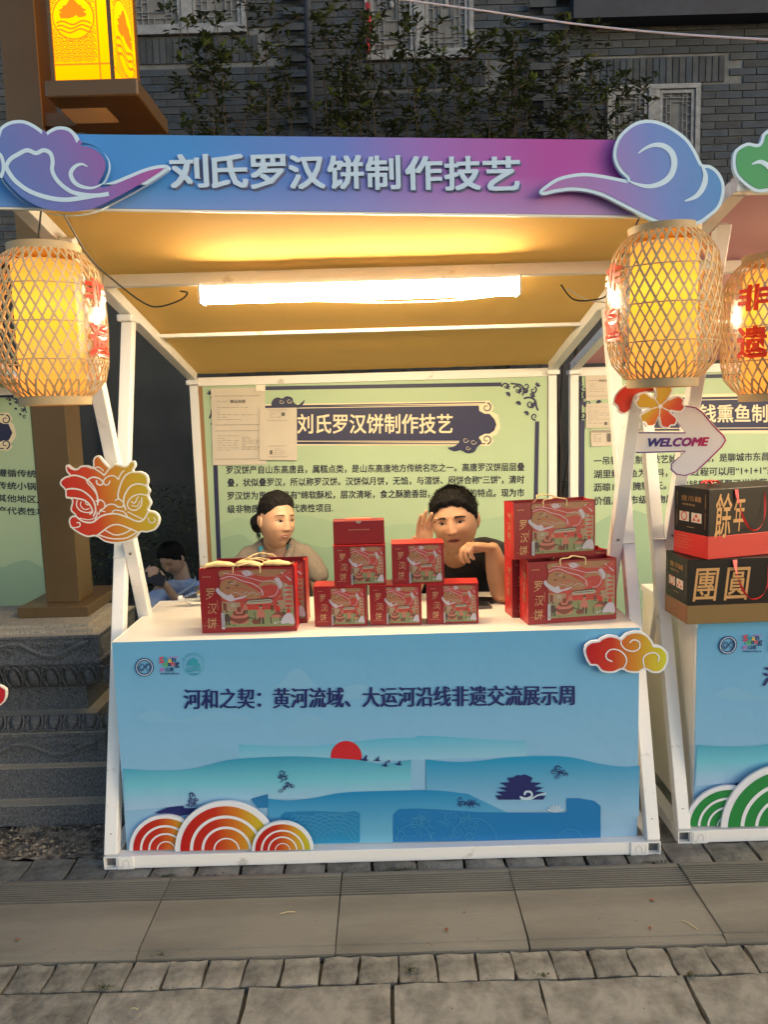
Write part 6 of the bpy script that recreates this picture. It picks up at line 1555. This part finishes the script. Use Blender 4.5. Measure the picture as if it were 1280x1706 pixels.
def bun_hair(t, HM, hv, hf, hp):
    r = random.Random(8)
    def line(p):
        hl = lerp_pts([(-.10, .088), (-.080, .080), (-.062, .062), (-.040, .040), (-.018, .020), (.0, .024), (.022, .022), (.034, -.04), (.05, -.070), (.1, -.075)], p.y)
        return p.z-hl+.22*p.x*(p.y < -.03)*sm(-(p.y+.03)/.05)*.35-.002*math.sin(p.x*150)-.0025*noise.noise(p*60)
    th = lambda p: .007+.011*sm(p.z/.10)+.0018*math.sin(math.atan2(p.x, p.z)*26+p.y*70)+.002*noise.noise(p*35)
    v = hair_shell(HM, hv, hf, line, th, t, ramp=.05)
    mb = MB(); B = HM @ Matrix.Translation((-.034, .098, -.018)); vv = []; n = 18
    for j in range(n+1):
        ph = math.pi*j/n
        for i in range(2*n): an = math.pi*i/n; d = Vector((math.sin(ph)*math.cos(an), math.sin(ph)*math.sin(an), -math.cos(ph))); vv.append(B @ (Vector((d.x*.036, d.y*.036, d.z*.042))*(1+.07*math.sin(7*an+5*ph)+.12*noise.noise(d*4))))
    m = 2*n; mb.add(vv, [(j*m+i, j*m+(i+1) % m, (j+1)*m+(i+1) % m, (j+1)*m+i) for j in range(n) for i in range(m)])
    mk('hair_bun', mb.v, mb.f, M['hair_black'], t, smooth=True, split=180)
    mb = MB()
    for _ in range(420):
        p, h, n_ = r.choice(v); d = (Vector((-.03, .10, -.015))-p).normalized(); w_ = d.cross(n_).normalized()*.0006
        q = [p+n_*.001, p+d*.02+n_*.0035, p+d*.04+n_*.001]; mb.add([HM @ (q[0]-w_), HM @ (q[0]+w_), HM @ (q[1]+w_), HM @ (q[1]-w_), HM @ q[2]], [(0, 1, 2, 3), (3, 2, 4)])
    for k in range(22):
        p = Vector((-(.072+r.uniform(-.004, .004)), .004+.04*r.random(), .006-.02*r.random()))
        q = [p, p+Vector((-.003*r.uniform(-1, 1), .004, -.03)), p+Vector((.006*r.uniform(-1, 1), .002, -.07))]
        for i in range(2): mb.bar(HM @ q[i], HM @ q[i+1], .0012)
    mk('loose_strands', mb.v, mb.f, M['hair_black'], t)['kind'] = 'stuff'
def torso(mb, secs, n=40):
    """lofted trunk: list of (centre, half width, half depth, direction of the width)"""
    v = []
    for c, a, b, yaw in secs:
        for i in range(n):
            th = 2*math.pi*i/n; x = math.copysign(abs(math.cos(th))**.85, math.cos(th))*a; y = math.copysign(abs(math.sin(th))**.9, math.sin(th))*b
            v.append((c[0]+x*math.cos(yaw)-y*math.sin(yaw), c[1]+x*math.sin(yaw)+y*math.cos(yaw), c[2]))
    f = [(i*n+j, i*n+(j+1) % n, (i+1)*n+(j+1) % n, (i+1)*n+j) for i in range(len(secs)-1) for j in range(n)]+[tuple(reversed(range(n))), tuple((len(secs)-1)*n+j for j in range(n))]
    mb.add(v, f)
def stool(x, y, z, label):
    t = thing('stool', label, 'stool', (x, y, 0), 0, 'low plastic stools behind the counter')
    mb = MB(); mb.lathe([(.14, z-.03), (.15, z-.012), (.145, z), (.02, z)], (x, y, 0), 24); mb.build('seat', M['stool_red'], t, smooth=True)
    for a in range(4):
        an = math.pi/4+a*math.pi/2; mb = MB(); mb.bar((x+.17*math.cos(an), y+.17*math.sin(an), 0), (x+.11*math.cos(an), y+.11*math.sin(an), z-.02), .03); mb.build('leg', M['stool_red'], t)
# ---- man
mc = Vector((.335, .600, 1.135))
shL, shR = Vector((.520, .80, .955)), Vector((.150, .80, .965)); elb = Vector((.508, .475, .866)); wrs = Vector((.470, .452, 1.046))
def man_body(mb):
    limb(mb, [(.54, .72, .93), (.548, .61, .89), elb], [.056, .052, .048], 18); limb(mb, [elb, elb.lerp(wrs, .35)+Vector((.004, 0, 0)), elb.lerp(wrs, .8), wrs], [.046, .052, .038, .030], 18)
    hand(mb, wrs+Vector((-.006, 0, .006)), (-1, -.22, .16), (-.1, -.10, -1), -1, ((.75, .75, .35), (.85, .8, .4), (.95, .85, .45), (1.05, .9, .5)), spread=.08, s=1.04, thumb=(.45, .8))
    w2 = Vector((.192, .485, 1.025)); e2 = Vector((.150, .60, .86)); limb(mb, [(.165, .72, .93), (.150, .64, .88), e2], [.05, .045, .042], 16); limb(mb, [e2, e2.lerp(w2, .4), w2], [.042, .044, .029], 16)
    hand(mb, w2, (.10, -.06, 1), (.62, -.72, .05), -1, ((.12, .15, .08), (.1, .12, .08), (.12, .15, .1), (.2, .2, .1)), spread=.12, s=1.12, thumb=(.9, .35))
    torso(mb, [((.335, .86, .74), .14, .09, 0), ((.335, .82, .88), .15, .08, 0), ((.335, .79, .955), .12, .06, 0), ((.335, .77, .985), .06, .05, 0)])
def man_shirt(mb):
    torso(mb, [((.335, .95, .46), .165, .125, 0), ((.335, .93, .60), .175, .13, 0), ((.34, .89, .74), .205, .13, 0), ((.345, .84, .88), .225, .12, 0), ((.345, .80, .96), .215, .10, 0), ((.345, .785, 1.0), .165, .08, 0), ((.34, .775, 1.04), .085, .068, 0)])
    limb(mb, [(.47, .80, .965), (.535, .75, .95), (.562, .655, .90)], [.078, .080, .072], 20); limb(mb, [(.21, .80, .935), (.165, .75, .93), (.145, .675, .90)], [.070, .072, .064], 20)
def man_hole(c): return ((c.x-.335)/.078)**2+((c.y-.715)/.085)**2+((c.z-1.015)/.050)**2 < 1 or (c.y < .79 and ((c.x-.338)/.068)**2+((c.z-1.015)/.080)**2 < 1 and c.z > .935)
def trou(x, y):
    def fn(mb):
        for s in (-1, 1): limb(mb, [(x+s*.09, y, .46), (x+s*.11, y-.40, .47), (x+s*.11, y-.36, .06)], [.10, .075, .05], 14); limb(mb, [(x+s*.11, y-.34, .04), (x+s*.11, y-.48, .035)], [.045, .035], 10)
        ball(mb, Matrix.Translation((x, y+.02, .48)), .19, .14, .12)
    return fn
person('man in a black T-shirt, one hand bent under his chin, the other raised', (.335, .93, 0), mc, rad(-14), rad(2), rad(-7), 1.09, M['skin_man'], short_hair,
       dict(wd=1.10, jaw=1.6, nose=1.05, cheek=1.2), dict(neck=(.338, .775, .965), fn=man_body), man_shirt, M['shirt_black'], man_hole,
       dict(eye=(.0155, .0036), brow=(.031, .0090, .021), mouth=.0255, open=.0055, smile=-.001, gaze=.0), trou(.335, .93))
stool(.335, .97, .40, 'low red stool under the man')
# ---- woman
wc = Vector((-.452, .925, 1.118))
def woman_body(mb0):
    mb = MB()
    limb(mb, [(-.318, .975, .87), (-.282, .955, .81), (-.250, .93, .70)], [.034, .037, .034], 16); limb(mb, [(-.245, .93, .70), (-.30, .80, .64)], [.035, .026], 14)
    hand(mb, (-.31, .79, .635), (-.8, -.6, -.05), (0, 0, -1), 1, (.25, .3, .2), s=.92)
    limb(mb, [(-.612, .975, .87), (-.652, .95, .81), (-.678, .92, .70)], [.034, .037, .034], 16); limb(mb, [(-.68, .92, .70), (-.62, .80, .64)], [.035, .026], 14)
    hand(mb, (-.61, .79, .635), (.8, -.6, -.05), (0, 0, -1), -1, (.25, .3, .2), s=.92)
    torso(mb, [((-.465, 1.0, .72), .12, .08, 0), ((-.465, .99, .86), .145, .07, 0), ((-.465, .985, .925), .13, .055, 0), ((-.465, .98, .965), .06, .045, 0)])
    mb0.add([(x, y, z+.03) for x, y, z in mb.v], mb.f)
def woman_shirt(mb0):
    mb = MB()
    torso(mb, [((-.465, 1.03, .50), .155, .12, 0), ((-.465, 1.02, .64), .150, .115, 0), ((-.465, 1.01, .78), .165, .115, 0), ((-.465, 1.0, .88), .175, .095, 0), ((-.465, .99, .93), .160, .075, 0), ((-.465, .985, .975), .11, .062, 0), ((-.465, .98, 1.008), .062, .052, 0)])
    limb(mb, [(-.345, .985, .925), (-.302, .97, .885), (-.270, .955, .825)], [.050, .048, .050], 20); limb(mb, [(-.585, .985, .925), (-.63, .97, .885), (-.664, .955, .825)], [.050, .048, .050], 20)
    mb0.add([(x, y, z+.03) for x, y, z in mb.v], mb.f)
def woman_hole(c):
    c = Vector((c.x, c.y, c.z-.03)); return ((c.x+.462)/.060)**2+((c.y-.935)/.075)**2+((c.z-1.0)/.046)**2 < 1 or (c.y < .99 and abs(c.x+.462) < .048*max(0, (c.z-.855)/.10) and c.z > .855)
def woman_extra(t, HM, surf, bvh):
    # teal lanyard lying on the shirt, and the collar
    for s, xs2 in ((-1, [(-.530, .968), (-.527, .94), (-.515, .91), (-.500, .87), (-.478, .82), (-.470, .78)]), (1, [(-.402, .968), (-.398, .94), (-.402, .91), (-.418, .87), (-.448, .82), (-.466, .78)])):
        q = cat_rom([Vector((p[0], p[1]+.035)) for p in xs2], False, 5); pts = []
        for p in q:
            h = bvh.ray_cast(Vector((p.x, .5, p.y)), Vector((0, 1, 0)), 1); pts.append(Vector((p.x, (h[0].y if h[0] else .93)-.004, p.y)))
        v = []; 
        for i, p in enumerate(pts): v += [p-Vector((.010, 0, 0)), p+Vector((.010, 0, .001))]
        o = mk('lanyard', v, [(2*i, 2*i+1, 2*i+3, 2*i+2) for i in range(len(pts)-1)], M['lanyard'], t, smooth=True); m = o.modifiers.new('s', 'SOLIDIFY'); m.thickness = .0015
    for s in (-1, 1):
        q = [Vector((-.462+s*.070, .985, 1.03)), Vector((-.462+s*.066, .940, 1.01)), Vector((-.462+s*.045, .900, .962)), Vector((-.462+s*.016, .895, .905))]
        v = []
        for i, p in enumerate(cat_rom(q, False, 5)): v += [p, p+Vector((s*.020, -.003, -.016))]
        n = len(v)//2; o = mk('collar', v, [(2*i, 2*i+1, 2*i+3, 2*i+2) for i in range(n-1)], M['shirt_taupe'], t, smooth=True); m = o.modifiers.new('s', 'SOLIDIFY'); m.thickness = .003
person('woman with a dark bun, taupe polo shirt and teal lanyard, smiling to the right', (-.465, 1.03, 0), wc, rad(36), rad(2), rad(4), 1.06, M['skin_woman'], bun_hair,
       dict(wd=.93, jaw=.98, nose=.92, cheek=1.5), dict(neck=(-.462, .990, .97), fn=woman_body, nr=.042), woman_shirt, M['shirt_taupe'], woman_hole,
       dict(eye=(.0150, .0042), brow=(.0345, .0052, .019), mouth=.027, open=.006, smile=.007, teeth=True, gaze=.003), trou(-.465, 1.02), extra=woman_extra)
stool(-.465, 1.06, .40, 'low red stool under the woman')
# ---- boy
def B_(px, py, Y=2.6): return P(px, py, Y=Y)
bc = B_(287, 932); 
def boy_body(mb):
    s1 = bc+Vector((-.10, .0, -.21)); e1 = bc+Vector((-.16, -.14, -.36)); w1 = B_(238, 965, 2.38)
    limb(mb, [s1, e1], [.042, .036], 14); limb(mb, [e1, w1], [.035, .024], 14); hand(mb, w1, (.55, -.1, .5), (.5, .6, -.2), 1, (.6, .6, .4), s=.85)
    s2 = bc+Vector((.17, .0, -.22)); e2 = bc+Vector((.16, -.16, -.40)); w2 = B_(276, 975, 2.38)
    limb(mb, [s2, e2], [.042, .036], 14); limb(mb, [e2, w2], [.035, .024], 14); hand(mb, w2, (-.7, -.1, .35), (-.3, .6, .3), -1, (.5, .6, .4), s=.85)
def boy_shirt(mb):
    x, y, z = bc.x+.05, bc.y+.07, bc.z
    torso(mb, [((x, y+.06, z-.58), .13, .10, 0), ((x, y+.04, z-.42), .14, .10, 0), ((x, y+.01, z-.27), .15, .09, 0), ((x, y-.02, z-.19), .13, .07, 0), ((x-.01, y-.03, z-.145), .07, .055, 0)])
    limb(mb, [(x-.10, y, z-.21), bc+Vector((-.12, -.04, -.26)), bc+Vector((-.14, -.09, -.31))], [.055, .062, .060], 14); limb(mb, [(x+.10, y, z-.21), bc+Vector((.175, -.02, -.25)), bc+Vector((.165, -.09, -.32))], [.05, .054, .052], 14)
def boy_extra(t, HM, surf, bvh):
    mb = MB(); c = (B_(250, 962, 2.35)+B_(262, 967, 2.35))/2
    T_ = Matrix.Translation(c) @ Matrix.Rotation(rad(14), 4, 'Y') @ Matrix.Rotation(rad(-35), 4, 'X'); mb.box(-.075, .075, -.004, .004, -.036, .036, M=T_); mb.build('phone', M['phone_black'], t, bev=.002)
    x, y, z = bc.x+.05, bc.y+.07, bc.z
    for s in (-1, 1):
        for k, m in ((0, 'shirt_blue'), (1, 'cap_white')):
            q = cat_rom([Vector((x+s*.085, y-.03, z-.125-.012*k)), Vector((x+s*.075, y-.085, z-.165-.010*k)), Vector((x-.03, y-.12, z-.235-.004*k))], False, 5); v = []
            for p in q: v += [p+Vector((0, -.002*k, 0)), p+Vector((s*.006, -.004-.002*k, -.022 if k == 0 else -.004))]
            o = mk('collar', v, [(2*i, 2*i+1, 2*i+3, 2*i+2) for i in range(len(q)-1)], M[m], t, smooth=True); mm = o.modifiers.new('s', 'SOLIDIFY'); mm.thickness = .003
def boy_trou(mb):
    x, y = bc.x+.05, bc.y+.14
    for s in (-1, 1): limb(mb, [(x+s*.06, y, .16), (x+s*.10-.08, y-.32, .27), (x+s*.10-.08, y-.28, .06)], [.075, .06, .045], 12)
    ball(mb, Matrix.Translation((x, y, .17)), .14, .12, .10)
person('boy in a light blue polo shirt bent over a phone, behind the stall', (bc.x+.05, bc.y+.12, 0), bc, rad(-22), rad(-30)*-1, rad(0), .92, M['skin_boy'], short_hair,
       dict(wd=1.04, jaw=1.2, nose=.85), dict(neck=tuple(bc+Vector((.045, .06, -.165))), fn=boy_body), boy_shirt, M['shirt_blue'], None,
       dict(eye=(.013, .0016), mouth=.020, open=.001), boy_trou, vox=.005, extra=boy_extra)
stool(bc.x+.05, bc.y+.14, .10, 'low stool under the boy')
